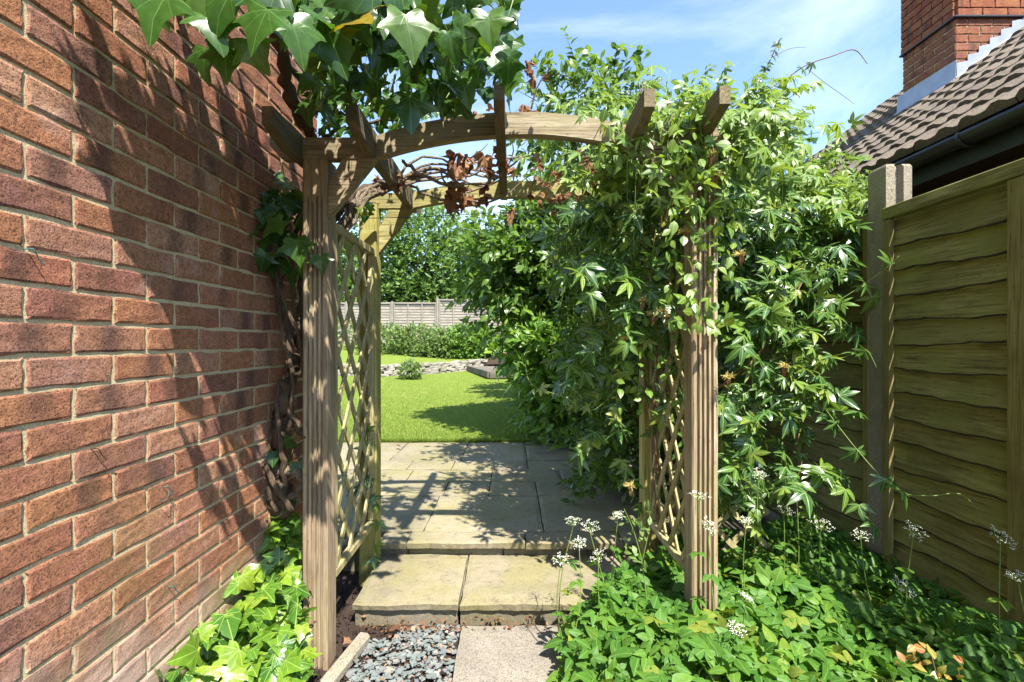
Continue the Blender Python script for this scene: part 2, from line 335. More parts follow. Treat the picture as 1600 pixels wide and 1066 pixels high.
# ------------------------------------------------------------------ leaf shapes: (verts, faces, uv)
def lobed(variant=0):
    r = np.random.default_rng(100+variant); j = lambda s: r.normal(0, s)
    half = [(.10,-.08), (.30,-.17+j(.03)), (.50+j(.04),-.06+j(.03)), (.42+j(.03),.13), (.60,.25), (.76+j(.06),.38+j(.05)), (.52,.43), (.33+j(.03),.52+j(.03)), (.24,.72), (.12,.92)]
    if variant % 4 == 3: half = [(.10,-.07), (.27,-.08), (.40,.05), (.44,.2), (.43,.35), (.37,.5), (.29,.65), (.2,.8), (.1,.93)]
    out = half + [(0, 1.08)] + [(-x+j(.02), y+j(.02)) for x, y in half[::-1]]
    out = [(0, 0.0)] + out
    oo = []
    for i in range(len(out)):
        p0, p1, p2, p3 = [np.array(out[(i+k) % len(out)]) for k in (-1, 0, 1, 2)]; oo += [tuple(p1), tuple(-.0625*p0+.5625*p1+.5625*p2-.0625*p3+r.normal(0, .008, 2))]
    out = oo
    n = len(out); c = (0, .22); V = [(c[0], c[1], 0)]
    curl = r.uniform(.08, .55); fold = r.uniform(-.1, .75); tw = r.normal(0, .3); w1, w2 = r.uniform(.02, .07), r.uniform(0, 6)
    def z(x, y): 
        rr = math.hypot(x, y-.2); a = math.atan2(y, x)
        return -curl*rr*rr + fold*(abs(x)*.5) + .05*math.cos(3.5*(a-math.pi/2)*2)*rr + tw*x*y + w1*math.sin(a*5+w2)*rr*rr
    for k in (.5, 1.0):
        for x, y in out: xx, yy = c[0]+(x-c[0])*k, c[1]+(y-c[1])*k; V.append((xx, yy, z(xx, yy)))
    Fc = [(0, 1+i, 1+(i+1) % n) for i in range(n)] + [(1+i, 1+n+i, 1+n+(i+1) % n, 1+(i+1) % n) for i in range(n)]
    Fc = [f[::-1] for f in Fc]
    return np.array(V), Fc, np.array([(v[0], v[1]) for v in V])
def leaflet(w=.22, curl=.2, fold=.12, prof=((.0,.0),(.2,.7),(.45,1.),(.7,.75),(1.,0.)), jag=0, r=None):
    V, Fc, UV = [], [], []; rows = []
    for y, k in prof:
        jx = 1+(r.normal(0, jag) if (r is not None and jag) else 0); zz = -curl*y*y; ids = []
        for s in ((-1, 0, 1) if k > 0 else (0,)):
            x = s*w*k*jx; ids.append(len(V)); V.append((x, y, zz+(fold*abs(x)/max(w,.01)*w if s else 0))); UV.append((x, y))
        rows.append(ids)
    for a, b in zip(rows[:-1], rows[1:]):
        if len(a) == 1 and len(b) == 3: Fc += [(a[0], b[1], b[0]), (a[0], b[2], b[1])]
        elif len(a) == 3 and len(b) == 3: Fc += [(a[0], a[1], b[1], b[0]), (a[1], a[2], b[2], b[1])]
        else: Fc += [(a[0], a[1], b[0]), (a[1], a[2], b[0])]
    return np.array(V), Fc, np.array(UV)
def compose(parts):
    V, Fc, UV = [], [], []; n = 0
    for (v, f, u), ang, sc, off, tilt in parts:
        c, s = math.cos(ang), math.sin(ang); w = v*sc; w[:, 2] += tilt*w[:, 1]
        x = w[:,0]*c-w[:,1]*s+off[0]; y = w[:,0]*s+w[:,1]*c+off[1]
        V.append(np.stack([x, y, w[:,2]], 1)); UV.append(u); Fc += [tuple(i+n for i in q) for q in f]; n += len(v)
    return np.vstack(V), Fc, np.vstack(UV)
def palmate(k):
    r = np.random.default_rng(50+k); ps = []
    for a, s in ((0, 1.), (.85, .92), (-.85, .92), (1.75, .66), (-1.75, .66)):
        ps.append((leaflet(.17+r.normal(0,.015), r.uniform(.1,.5), r.uniform(.0,.4)), a+r.normal(0,.12), s*r.uniform(.85,1.1), (0,0), r.normal(-.1,.18)))
    return compose(ps)
def trifol(k):
    r = np.random.default_rng(70+k); pf = ((0,0),(.1,.5),(.25,.92),(.4,1.),(.58,.84),(.75,.58),(.9,.26),(1,0)); ps = []
    for a, s, off in ((0, 1., (0,.25)), (1.25, .88, (-.05,.04)), (-1.25, .88, (.05,.04))):
        ps.append((leaflet(.33+r.normal(0,.03), r.uniform(.1,.45), r.uniform(-.1,.35), pf, .05, r), a+r.normal(0,.12), s*r.uniform(.85,1.1), off, r.normal(-.1,.15)))
    return compose(ps)
IVY = [lobed(i) for i in range(11)]; PALM = [palmate(i) for i in range(6)]; TRI = [trifol(i) for i in range(6)]
LANCE = [leaflet(.20+.03*i, .1+.12*i, .1*i) for i in range(4)]; OVAL = [leaflet(.33, .1+.15*i, .15*i) for i in range(3)]
SMALL = [leaflet(.30, .25, .2, ((0,0),(.45,1.),(1,0))), leaflet(.38, -.1, .1, ((0,0),(.5,1.),(1,0)))]

# ------------------------------------------------------------------ leaf placing
def frames(Y, N):
    Y = Y/np.linalg.norm(Y, axis=1, keepdims=True); X = np.cross(Y, N); X /= np.linalg.norm(X, axis=1, keepdims=True)+1e-9
    Z = np.cross(X, Y); return np.stack([X, Y, Z], 2)          # columns
def merged(name, shapes, vid, pos, Fr, size, mat, parent, rnd=None, kind='stuff'):
    Vs, Us, Rs, loops, starts, tot = [], [], [], [], [], []; nv = 0; nl = 0
    if rnd is None: rnd = rng.random(len(pos))
    for s, (v, f, u) in enumerate(shapes):
        ii = np.where(vid == s)[0]
        if not len(ii): continue
        W_ = np.einsum('nij,vj->nvi', Fr[ii]*size[ii][:, None, None], v)+pos[ii][:, None, :]
        Vs.append(W_.reshape(-1, 3)); Us.append(np.tile(u, (len(ii), 1))); Rs.append(np.repeat(rnd[ii], len(v)))
        fl = np.concatenate([np.array(q) for q in f]); ln = np.array([len(q) for q in f])
        loops.append((fl[None, :]+nv+(np.arange(len(ii))*len(v))[:, None]).ravel()); tot.append(np.tile(ln, len(ii))); nv += len(ii)*len(v)
    if not Vs: return None
    Vs = np.vstack(Vs).astype(np.float32); Us = np.vstack(Us).astype(np.float32); Rs = np.concatenate(Rs).astype(np.float32)
    loops = np.concatenate(loops).astype(np.int32); tot = np.concatenate(tot).astype(np.int32); st = np.concatenate([[0], np.cumsum(tot)[:-1]]).astype(np.int32)
    me = bpy.data.meshes.new(name); me.vertices.add(len(Vs)); me.vertices.foreach_set('co', Vs.ravel())
    me.loops.add(len(loops)); me.loops.foreach_set('vertex_index', loops); me.polygons.add(len(tot)); me.polygons.foreach_set('loop_start', st); me.polygons.foreach_set('loop_total', tot)
    me.update(calc_edges=True); me.validate()
    l = me.uv_layers.new(name='UVMap'); l.data.foreach_set('uv', Us[loops].ravel())
    a = me.attributes.new('rnd', 'FLOAT', 'POINT'); a.data.foreach_set('value', Rs)
    me.polygons.foreach_set('use_smooth', np.ones(len(tot), dtype=bool)); me.materials.append(mat)
    return link(name, me, parent, kind)
MESHC = {}
def shape_mesh(shapes, s, mat, nm):
    k = (id(shapes), s, mat.name)
    if k not in MESHC: v, f, u = shapes[s]; MESHC[k] = mesh(nm, v, f, mat, True, u)
    return MESHC[k]
def leaves(parent, pos, Y, N, size, shapes, mat, single=300, name='leaf', rest='foliage', cell=14):
    """the leaves that show largest become parts of their own, the rest one mass"""
    pos, Y, N, size = map(lambda a: np.asarray(a, float), (pos, Y, N, size)); n = len(pos); vid = rng.integers(0, len(shapes), n); Fr = frames(Y, N)
    c = pos+Y/np.linalg.norm(Y, axis=1, keepdims=True)*size[:, None]*.4; d = np.maximum(c[:, 1], .05); px = CX+c[:, 0]*F/d; py = CY-(c[:, 2]-H)*F/d
    inn = (px > -10) & (px < 1610) & (py > -10) & (py < 1076) & (c[:, 1] > .3); take = []
    best = {}
    for i in np.argsort(d):
        if not inn[i]: continue
        k = (int(px[i]//cell), int(py[i]//cell))
        if k not in best: best[k] = i
    cand = sorted(best.values(), key=lambda i: -size[i]/d[i]); take = [i for i in cand if size[i]*F/d[i] > 13][:single]
    tk = np.zeros(n, bool); tk[take] = True; base = Vector(parent.location)
    for i in take:
        o = bpy.data.objects.new(name, shape_mesh(shapes, int(vid[i]), mat, name)); scene.collection.objects.link(o); o.parent = parent
        m = Matrix([list(Fr[i][k]) for k in range(3)]).to_4x4(); m = Matrix.Translation(Vector(pos[i])-base) @ m @ Matrix.Scale(float(size[i]), 4); o.matrix_local = m
    ii = np.where(~tk)[0]
    if len(ii): merged(rest, shapes, vid[ii], pos[ii], Fr[ii], size[ii], mat, parent)
def unit(a): return a/(np.linalg.norm(a, axis=-1, keepdims=True)+1e-9)
def ball(n): return unit(rng.normal(size=(n, 3)))
def shoots(blobs, n, per, slen, droop=.2, up=.4, shell=.55):
    """points and directions of leaves set along shoots growing out of ellipsoids (x,y,z,rx,ry,rz,weight)"""
    B = np.array(blobs, float); w = B[:, 6]/B[:, 6].sum(); k = rng.choice(len(B), n, p=w); u = ball(n); rad = shell+(1-shell)*rng.random(n)**.7
    o = B[k, :3]+u*B[k, 3:6]*rad[:, None]; dr = unit(u/B[k, 3:6]*B[k, 3:6].min(1)[:, None]+rng.normal(0, .45, (n, 3))+np.array([0, 0, up])); L = slen*rng.uniform(.5, 1.3, n)
    ps, ys, ns, st = [], [], [], []
    for j in range(per):
        t = (j+.5)/per; p = o+dr*(L*t)[:, None]+np.array([0, 0, -1.])*(droop*L*t*t)[:, None]
        side = unit(np.cross(dr, ball(n))); y = unit(dr*.7+side*.8+np.array([0, 0, -.25])*droop); ps.append(p); ys.append(y)
        ns.append(unit(np.array([.15, -.35, .8])+rng.normal(0, .45, (n, 3))))
    e = o+dr*L[:, None]+np.array([0, 0, -1.])*(droop*L)[:, None]
    return np.vstack(ps), np.vstack(ys), np.vstack(ns), o, e
def stems(parent, o, e, r, mat, name='twigs', droop=.0):
    V, Fc = [], []
    for i in range(len(o)):
        a, b = o[i], e[i]; t = b-a; x = np.cross(t, [.3, .5, .8]); x = x/(np.linalg.norm(x)+1e-9)*r; y = np.cross(t, x); y = y/(np.linalg.norm(y)+1e-9)*r; n = len(V)
        V += [a+x, a-x*.5+y*.87, a-x*.5-y*.87, b]; Fc += [(n, n+1, n+3), (n+1, n+2, n+3), (n+2, n, n+3)]
    return link(name, mesh(name, V, Fc, mat), parent, 'stuff')

# ================================================================== SETTING: ground, lawn, gravel
def sheet(name, f, xs, ys, mat, kind='structure'):
    V = [(x, y, f(x, y)) for y in ys for x in xs]; nx = len(xs); Fc = [(j*nx+i, j*nx+i+1, (j+1)*nx+i+1, (j+1)*nx+i) for j in range(len(ys)-1) for i in range(nx-1)]
    return tag(link(name, mesh(name, V, Fc, mat, True)), kind=kind)
sheet('ground', lambda x, y: -.035+(.012*math.sin(x*31+y*17)*math.cos(y*23-x*9) if abs(x) < 3 and y < 3 else 0), [-400,-60,-8,-3]+list(np.linspace(-2.4, 2.4, 60))+[3,8,60,400], [-300,-60,-6,0]+list(np.linspace(.5, 2.7, 40))+[6,30,120,500], M['soil'])['label'] = 'dark soil ground of the side passage'
lz = lambda x, y: .148+.0306*(y-5.34)+.02*math.sin(x*.9+y*.5)
def lawn_far(x): return 12.2+2.6*min(1, max(0, (x+3.2)/2.2))**1.0 if x < -1. else 15.0
tag(sheet('lawn', lambda x, y: lz(x, y)-(0.25 if y > 15.2 else 0), list(np.linspace(-9, 6, 40)), list(np.linspace(5.33, 15.6, 50)), M['lawn']), 'bright mown lawn beyond the stone patio')
uz = lambda x, y: .62+.10*(y-12.0) if y < 17.5 else 1.17+.01*(y-17.5)
def upper(x, y): return uz(x, y)+.03*math.sin(x*2+y)
wallc = lambda x: 12.55+.85*max(0, x+3.4) if x > -3.4 else 12.55-.10*(x+3.4)      # stone wall line
V, Fc = [], []
xs = np.linspace(-12, -0.9, 40); n = len(xs)
for r_ in range(8):
    for x in xs: y0 = wallc(x)+.02; y = y0+(21.5-y0)*r_/7; V.append((x, y, lz(x, wallc(x))+.27+(.085*(y-wallc(x)) if y < 17 else .085*(17-wallc(x))+.06*(y-17))+.02*math.sin(x*2+y)))
for r_ in range(7):
    for i in range(n-1): Fc.append((r_*n+i, r_*n+i+1, (r_+1)*n+i+1, (r_+1)*n+i))
tag(link('terrace', mesh('terrace', V, Fc, M['lawn'], True)), 'raised grass terrace above the low stone wall', kind='structure')
tag(sheet('garden_bed', lambda x, y: upper(x, y)-.3 if y < 15 else upper(x, y)-.05, list(np.linspace(-1.0, 10, 12)), list(np.linspace(14.6, 21.5, 8)), M['soil']), 'planting bed at the far end of the garden', kind='structure')
# grass blades
nb = 90000; inv = rng.uniform(1/14.5, 1/5.335, nb); yy = 1/inv; xx = rng.uniform(-.62, .30, nb)*yy; xx = np.clip(xx, -8, 2.5)
gp = np.stack([xx, yy, np.array([lz(a, b) for a, b in zip(xx, yy)])-.004], 1); ed = rng.random(nb) < .10; gp[ed, 1] = 5.335+.06*rng.random(ed.sum())**2; gp[ed, 0] = rng.uniform(-3.3, 1.2, ed.sum()); gp[ed, 2] = .150; gY = unit(np.array([0, 0, 1.])+np.where(ed, -.55, 0.)[:, None]*np.array([0, 1., 0])+rng.normal(0, .45, (nb, 3))*np.array([1, 1, .2])); gN = unit(np.array([0, -1., .3])+rng.normal(0, .6, (nb, 3)))
BL = [(np.array([(-.09,0,0),(.09,0,0),(0,1,.12)]), [(0,1,2)], np.array([(-.09,0),(.09,0),(0,1)]))]
g = merged('grass', BL, np.zeros(nb, int), gp, frames(gY, gN), rng.uniform(.018, .042, nb)*np.where(ed, rng.uniform(.6, 1.9, nb), 1.), M['grass'], None); tag(g, 'short mown grass blades of the lawn', 'grass', kind='stuff')

# ---- paving
def slab(x0, x1, y0, y1, ztop, th, mat, name, parent=None, amp=.0028, edge=.006, nx=0, ny=7):
    nx = nx or max(7, int((x1-x0)/.025))
    gap = .004; x0 += gap; x1 -= gap; y0 += gap; y1 -= gap
    V, Fc = [], []; ph = rng.uniform(0, 50, 4)
    sh = lambda x, y: amp*(math.sin(x*7+ph[0])*math.cos(y*6+ph[1])+.5*math.sin(x*17+y*13+ph[2]))
    for j in range(ny+1):
        for i in range(nx+1):
            x = x0+(x1-x0)*i/nx; y = y0+(y1-y0)*j/ny; bx = i in (0, nx); by = j in (0, ny)
            if bx: x += rng.uniform(-edge, edge)*.5
            if by: y += edge*(.5*math.sin(x*19+ph[3])+.35*math.sin(x*53+ph[0])+.3*math.sin(x*131+ph[1])+rng.normal(0, .12))*(.9 if j == 0 else .4)
            V.append((x, y, ztop+sh(x, y)-(.005 if (bx or by) else 0)))
    for j in range(ny):
        for i in range(nx): a = j*(nx+1)+i; Fc.append((a, a+1, a+nx+2, a+nx+1))
    ring = [i for i in range(nx+1)]+[(j+1)*(nx+1)-1 for j in range(1, ny+1)]+[ny*(nx+1)+i for i in range(nx-1, -1, -1)]+[j*(nx+1) for j in range(ny-1, 0, -1)]
    b0 = len(V)
    for k in ring: v = V[k]; V.append((v[0], v[1]+rng.uniform(-edge, edge)*.15+(.006 if v[1] < y0+.02 else 0), ztop-th))
    m_ = len(ring)
    for k in range(m_): Fc.append((ring[(k+1) % m_], ring[k], b0+k, b0+(k+1) % m_))
    me = mesh(name, V, Fc, mat, False); return link(name, me, parent)
pat = empty('patio', (0, 4, .1), 'riven sandstone slab patio between the steps and the lawn', 'patio'); pat['kind'] = 'structure'; del pat['category']
MB().box((-3.6, 2.71, -.03), (1.5, 5.345, .118)).build('mortar_bed', M['riser'], pat)
rows = [(2.645, 2.82, [-.74, -.585, .075, .62, .98]), (2.82, 3.48, [-3.4,-2.2,-1.35,-.52,.185,.98]), (3.48, 3.83, [-3.4,-2.6,-1.9,-1.2,-.50,-.17,.185,.62,1.0]), (3.83, 4.18, [-3.4,-2.7,-2.1,-1.4,-.85,-.17,.40,1.0]), (4.18, 4.52, [-3.4,-2.9,-2.2,-1.5,-.92,-.53,.14,.6,1.1]), (4.52, 5.355, [-3.4,-2.6,-1.9,-1.15,-.48,.14,.62,1.25])]
for y0, y1, xj in rows:
    for a, b in zip(xj[:-1], xj[1:]): slab(a, b, y0, y1, .155+rng.normal(0, .0018), .036, M['sandstone'], 'paving_slab', pat)
for a, b in ((-.75, -.58), (-.58, -.05), (-.05, .42), (.42, .98)): slab(a, b, 2.685, 2.80, .117, .09, M['riser'], 'riser_block', pat, .002)
st = empty('garden_step', (0, 2.4, 0), 'low sandstone step in front of the patio edge', 'step')
slab(-.728, -.242, 2.17, 2.70, .079, .032, M['sandstone'], 'tread_slab', st, .0035, .006); slab(-.238, .80, 2.17, 2.70, .077, .032, M['sandstone'], 'tread_slab', st, .0035, .006)
slab(-.722, -.245, 2.195, 2.30, .042, .085, M['riser'], 'riser_block', st, .001, .003); slab(-.240, .36, 2.192, 2.30, .042, .085, M['riser'], 'riser_block', st, .001, .003); slab(.365, .80, 2.195, 2.30, .042, .085, M['riser'], 'riser_block', st, .001, .003)
MB().box((-.70, 2.31, -.03), (.78, 2.68, .044)).build('step_core', M['riser'], st)
tag(slab(-.226, .205, 1.42, 2.145, .004, .05, M['concrete'], 'concrete_paver', None, .0015, .006, 9, 12), 'pale exposed aggregate paver in front of the step', 'paver')
tag(slab(-.226, .205, .70, 1.41, .003, .05, M['concrete'], 'concrete_paver', None, .0015, .006), 'second aggregate paver nearer the viewer at the bottom edge', 'paver')
k = MB().beam((-.685, 1.76, .0), (-.628, 2.06, .0), .055, .05, bev=.012).build('edging_stone', M['post_concrete']); tag(k, 'short pale edging stone beside the left front post', 'edging')
# slate chips
nc = 1500; cx_ = rng.uniform(-.62, -.235, nc); cy_ = rng.uniform(1.35, 2.16, nc); keep = ~((cx_ < -.52) & (cy_ > 2.05)); cx_, cy_ = cx_[keep], cy_[keep]; nc = len(cx_)
def chip(k):
    r = np.random.default_rng(k); a = np.sort(r.uniform(0, 2*math.pi, 6)); q = np.stack([np.cos(a)*r.uniform(.6, 1.1, 6), np.sin(a)*r.uniform(.35, .75, 6)], 1)
    V = [(x, y, .09) for x, y in q*.92]+[(x, y, -.08) for x, y in q]; return np.array(V), [tuple(range(6)), tuple(range(11, 5, -1))]+[(i, i+6, (i+1) % 6+6, (i+1) % 6) for i in range(6)], np.zeros((12, 2))
cz = rng.uniform(-.024, -.002, nc); ang = rng.uniform(0, 6.28, nc); Yc = unit(np.stack([np.cos(ang), np.sin(ang), rng.normal(0, .12, nc)], 1)); Nc = unit(np.array([0, 0, 1.])+rng.normal(0, .14, (nc, 3)))
gv = merged('slate_gravel', [chip(i) for i in range(8)], rng.integers(0, 8, nc), np.stack([cx_, cy_, cz], 1), frames(Yc, Nc), rng.uniform(.009, .026, nc)*rng.choice([1, 1, .5], nc), M['slate'], None)
gv.data.polygons.foreach_set('use_smooth', np.zeros(len(gv.data.polygons), bool)); tag(gv, 'loose grey green slate chippings left of the paver', 'gravel', kind='stuff')
nc = 2200; q = np.stack([np.where(rng.random(nc) < .6, rng.uniform(-1.0, -.55, nc), rng.uniform(-.68, -.2, nc)), rng.uniform(1.2, 2.6, nc), rng.uniform(-.035, -.012, nc)], 1); ok = ~((q[:, 0] > -.735) & (q[:, 1] > 2.16)); q = q[ok]; nc = len(q)
sc_ = merged('soil_crumbs', [chip(20+i) for i in range(5)], rng.integers(0, 5, nc), q, frames(ball(nc), ball(nc)), rng.uniform(.004, .014, nc)*1.3, M['soil'], None); tag(sc_, 'dark loose soil crumbs beside the step and post', 'soil', kind='stuff')
nt = 260; q = np.stack([rng.uniform(-.66, .15, nt), np.where(rng.random(nt) < .7, rng.uniform(2.08, 2.19, nt), rng.uniform(1.4, 2.1, nt)), rng.uniform(.002, .016, nt)], 1); q = q[(q[:, 0] < -.24) | (q[:, 1] > 2.1)]; nt = len(q); an = rng.uniform(0, 6.28, nt); lt_ = merged('leaf_litter', SMALL, rng.integers(0, 2, nt), q, frames(np.stack([np.cos(an), np.sin(an), rng.normal(0, .1, nt)], 1), unit(np.array([0, 0, 1.])+rng.normal(0, .4, (nt, 3)))), rng.uniform(.008, .026, nt), M['dry'], None); tag(lt_, 'dry brown litter strewn along the foot of the step', 'litter', kind='stuff')
for px_, py_, lb in ((612, 985, 'dry orange leaf on the gravel below the step'), (548, 1000, 'small dry brown leaf beside the pale edging stone'), (625, 697, 'brown fallen leaf lying on the lawn edge')):
    z_ = .02 if py_ > 800 else .19; d_ = (H-z_)*F/(py_-CY); v, f, u = IVY[1]; o = link('fallen_leaf', mesh('fallen_leaf', v*.045, f, M['dry'], True, u), None, None, P(px_, py_, d_)); o.rotation_euler = (.35, -.3, rng.uniform(0, 6)); tag(o, lb, 'leaf')

# ================================================================== HOUSE WALL (left)
XW = -1.02; YE = 2.53
def brick_mesh(k, L=.214, Hh=.0645, D=.10, mat=None, axis='y', rough=.0005):
    r = np.random.default_rng(300+k); gx = [0, .005, .06, .107, .155, L-.005, L]; gz = [0, .005, .022, .042, Hh-.005, Hh]; nx, nz = len(gx)-1, len(gz)-1; V, Fc = [], []
    for j in range(nz+1):
        for i in range(nx+1):
            a = -L/2+gx[i]; b = -Hh/2+gz[j]; e = i in (0, nx) or j in (0, nz); V.append((r.normal(0, rough)-(.0021 if e else 0), a+(r.normal(0, .0012) if not (i in (0, nx)) else r.normal(0, .0018)), b+r.normal(0, .0016 if e else .0005)))
    for j in range(nz):
        for i in range(nx): a = j*(nx+1)+i; Fc.append((a, a+1, a+nx+2, a+nx+1))
    ring = list(range(nx+1))+[(j+1)*(nx+1)-1 for j in range(1, nz+1)]+[nz*(nx+1)+i for i in range(nx-1, -1, -1)]+[j*(nx+1) for j in range(nz-1, 0, -1)]; b0 = len(V); m_ = len(ring)
    for q in ring: V.append((-D, V[q][1], V[q][2]))
    for q in range(m_): Fc.append((ring[(q+1) % m_], ring[q], b0+q, b0+(q+1) % m_))
    return mesh('brick', V, Fc, mat)
BM = [brick_mesh(i, mat=M['brick']) for i in range(10)]
hw = empty('house_wall', (XW, 1.5, 0), 'red brick side wall of the house on the left', 'wall')
MB().box((XW-.3, -2.5, -.04), (XW-.0046, YE-.012, 5.0)).build('mortar', M['mortar'], hw)
cells = []
for r_ in range(-17, 34):
    z = 1.1935+.075*(r_-0); j0 = 1.010 if r_ % 2 == 0 else 1.1225
    for c in range(-8, 9):
        a = j0+.225*c; b = a+.225
        if b < -.9 or a > YE-.03: continue
        if z < -.03 or z > 4.2: continue
        cells.append((a, min(b, YE), z))
def vis(c):
    y = (c[0]+c[1])/2; 
    if y < .7: return 0
    px_, py_ = CX+XW*F/max(c[1], .1), CY-(c[2]-H)*F/y
    if px_ < 0 or py_ < -30 or py_ > 1100: return 0
    return F/y
order = sorted(range(len(cells)), key=lambda i: -vis(cells[i])); restV, restF = [], []
nsel = 0
for i in order:
    a, b, z = cells[i]; L = b-a-.0105
    if vis(cells[i]) > 0 and nsel < 300:
        nsel += 1
        me = BM[rng.integers(10)]
        o = link('brick', me, hw, None, (XW+rng.normal(0, .0005), (a+b)/2, z)); o.scale = (1, L/.2145, 1); o.rotation_euler = (rng.normal(0, .003), 0, rng.normal(0, .0025))
        if rng.random() < .5: o.rotation_euler[0] += math.pi
    elif a > .2 or True:
        me = BM[rng.integers(10)]; n0 = len(restV); restV += [(v.co[0]+XW, v.co[1]*L/.2145+(a+b)/2, v.co[2]+z) for v in me.vertices]; restF += [tuple(q+n0 for q in p.vertices) for p in me.polygons]
link('brickwork', mesh('brickwork', restV, restF, M['brick']), hw, 'stuff')
for px_, py_, lb in ((39, 390, 'small dark wire tie high on the brick wall at the left edge'), (142, 703, 'thin wire tie pinned mid height in the brick wall'), (254, 762, 'twisted green wire tie below the middle of the brick wall'), (360, 750, 'green wire tie on the wall nearest the ivy trunk'), (262, 918, 'lowest wire nail in the brick wall above the young ivy')):
    d_ = -XW*F/(CX-px_); p = P(px_, py_, d_); s = MB(); s.tube([p+Vector((-.004,0,0)), p+Vector((.014,.004,.002)), p+Vector((.012,.016,-.014)), p+Vector((.016,.026,-.030))], .0013, 5, 3)
    if px_ > 200 and py_ < 800: s.tube([p+Vector((.012,.01,-.01)), p+Vector((.02,-.01,-.03)), p+Vector((.008,-.02,-.034))], .0010, 4, 3); s.tube([p+Vector((.012,.01,-.01)), p+Vector((.012,.03,-.02)), p+Vector((.004,.035,-.05))], .0010, 4, 3)
    o = s.build('wire_tie', M['wire'] if px_ > 200 or px_ < 100 else M['branch'], None, True); tag(o, lb, 'wire', 'wire ties on the brick wall')

# ================================================================== GARDEN ARCH
ar = empty('garden_arch', (0, 2.2, 0), 'weathered timber garden arch with curved beams and trellis sides', 'arch')
def post(x0, x1, y0, y1, z0, z1, mat, grooves=True, plain_top=.14):
    """square post, the front face fluted below a plain head"""
    s = MB(); w = x1-x0; nG = 4; prof = [(0, .006), (.006, 0)]
    if grooves:
        for g_ in range(nG):
            c = .014+(w-.028)*(g_+.5)/nG; q = (w-.028)/nG*.30; prof += [(c-q, 0), (c-q*.6, .012), (c+q*.6, .012), (c+q, 0)]
    prof += [(w-.006, 0), (w, .006)]
    flat = [(a, b if (i < 2 or i >= len(prof)-2) else 0) for i, (a, b) in enumerate(prof)]
    rings = []
    zs = [(z0, prof)]+[(z0+(z1-plain_top-.02-z0)*k/6, prof) for k in range(1, 7)]+[(z1-plain_top, flat), (z1, flat)]
    V, Fc = [], []
    for z, pr in zs:
        j = rng.normal(0, .0008, 2); V += [(x0+a+j[0], y0+b+j[1], z) for a, b in pr]+[(x1, y1, z), (x0, y1, z)]
    m_ = len(prof)+2
    for k in range(len(zs)-1):
        for i in range(m_): Fc.append((k*m_+i, k*m_+(i+1) % m_, (k+1)*m_+(i+1) % m_, (k+1)*m_+i))
    Fc += [tuple(range(m_))[::-1], tuple((len(zs)-1)*m_+i for i in range(m_))]
    return s.add(V, Fc).build('post', mat, ar)
post(-.828, -.728, 1.90, 1.99, -.06, 1.985, M['wood_z']); post(.712, .815, 1.90, 1.99, -.02, 2.03, M['wood_z'])
post(-.815, -.722, 2.56, 2.65, -.06, 2.0, M['green_z'], False); post(.700, .79, 2.56, 2.65, -.02, 2.03, M['green_z'], False)
def arch_beam(y0, y1, xl, xr, zl, zr, rise, hgt, mat, name='arch_beam'):
    n = 22; V, Fc = [], []
    for i in range(n+1):
        t = i/n; x = xl+(xr-xl)*t; zb = zl+(zr-zl)*t+rise*(1-(2*t-1)**2)
        zt = zl+hgt*.93+(zr-zl)*t+rise*1.02*(1-abs(2*t-1)**2.0)
        jj = rng.normal(0, .0008); V += [(x, y0+jj, zb), (x, y1, zb), (x, y1, zt), (x, y0+jj, zt)]
    for i in range(n):
        for k in range(4): a, b = i*4+k, i*4+(k+1) % 4; Fc.append((a, b, b+4, a+4))
    Fc += [(3,2,1,0), (n*4, n*4+1, n*4+2, n*4+3)]; return MB().add(V, Fc).build(name, mat, ar)
def end_piece(y0, y1, x0, x1, z0, z1, h, mat, out):
    # straight shoulder with a chamfered outer end
    a = [(x0, z0+(.05 if out < 0 else 0)), (x0+(.045 if out < 0 else 0), z0), (x1-(.045 if out > 0 else 0), z1), (x1, z1+(.05 if out > 0 else 0)), (x1, z1+h), (x0, z0+h)]
    V = [(x, y0, z) for x, z in a]+[(x, y1, z) for x, z in a]; n = len(a)
    return MB().add(V, [tuple(range(n)), tuple(range(2*n-1, n-1, -1))]+[(i, i+n, (i+1) % n+n, (i+1) % n) for i in range(n)]).build('beam_end', mat, ar)
end_piece(1.895, 1.945, -.955, -.553, 1.985, 1.985, .082, M['wood_x'], -1); arch_beam(1.897, 1.943, -.55, .50, 1.985, 2.02, .078, .092, M['wood_x']); end_piece(1.895, 1.945, .503, .905, 2.02, 2.035, .085, M['wood_x'], 1)
end_piece(2.60, 2.65, -.95, -.553, 1.985, 1.985, .082, M['green_x'], -1); arch_beam(2.602, 2.648, -.55, .50, 1.985, 2.0, .055, .092, M['green_x']); end_piece(2.60, 2.65, .503, .90, 2.0, 2.03, .085, M['green_x'], 1)
for (xp, xb, zp, zb, y, mt) in ((-.725, -.535, 1.83, 1.99, 1.92, M['wood_x']), (.715, .51, 1.86, 2.02, 1.92, M['wood_x']), (-.72, -.53, 1.82, 1.99, 2.625, M['green_x']), (.705, .50, 1.84, 2.0, 2.625, M['green_x'])):
    s = 1 if xb > xp else -1; w = .075; a = [(xp, zp-w), (xp, zp+w*.75), (xb-s*w*1.75, zb), (xb, zb)]
    V = [(x, y-.02, z) for x, z in a]+[(x, y+.02, z) for x, z in a]; me = mesh('knee_brace', V, [(0,1,2,3), (7,6,5,4)]+[(i, i+4, (i+1) % 4+4, (i+1) % 4) for i in range(4)], mt); fixn(me); link('knee_brace', me, ar)
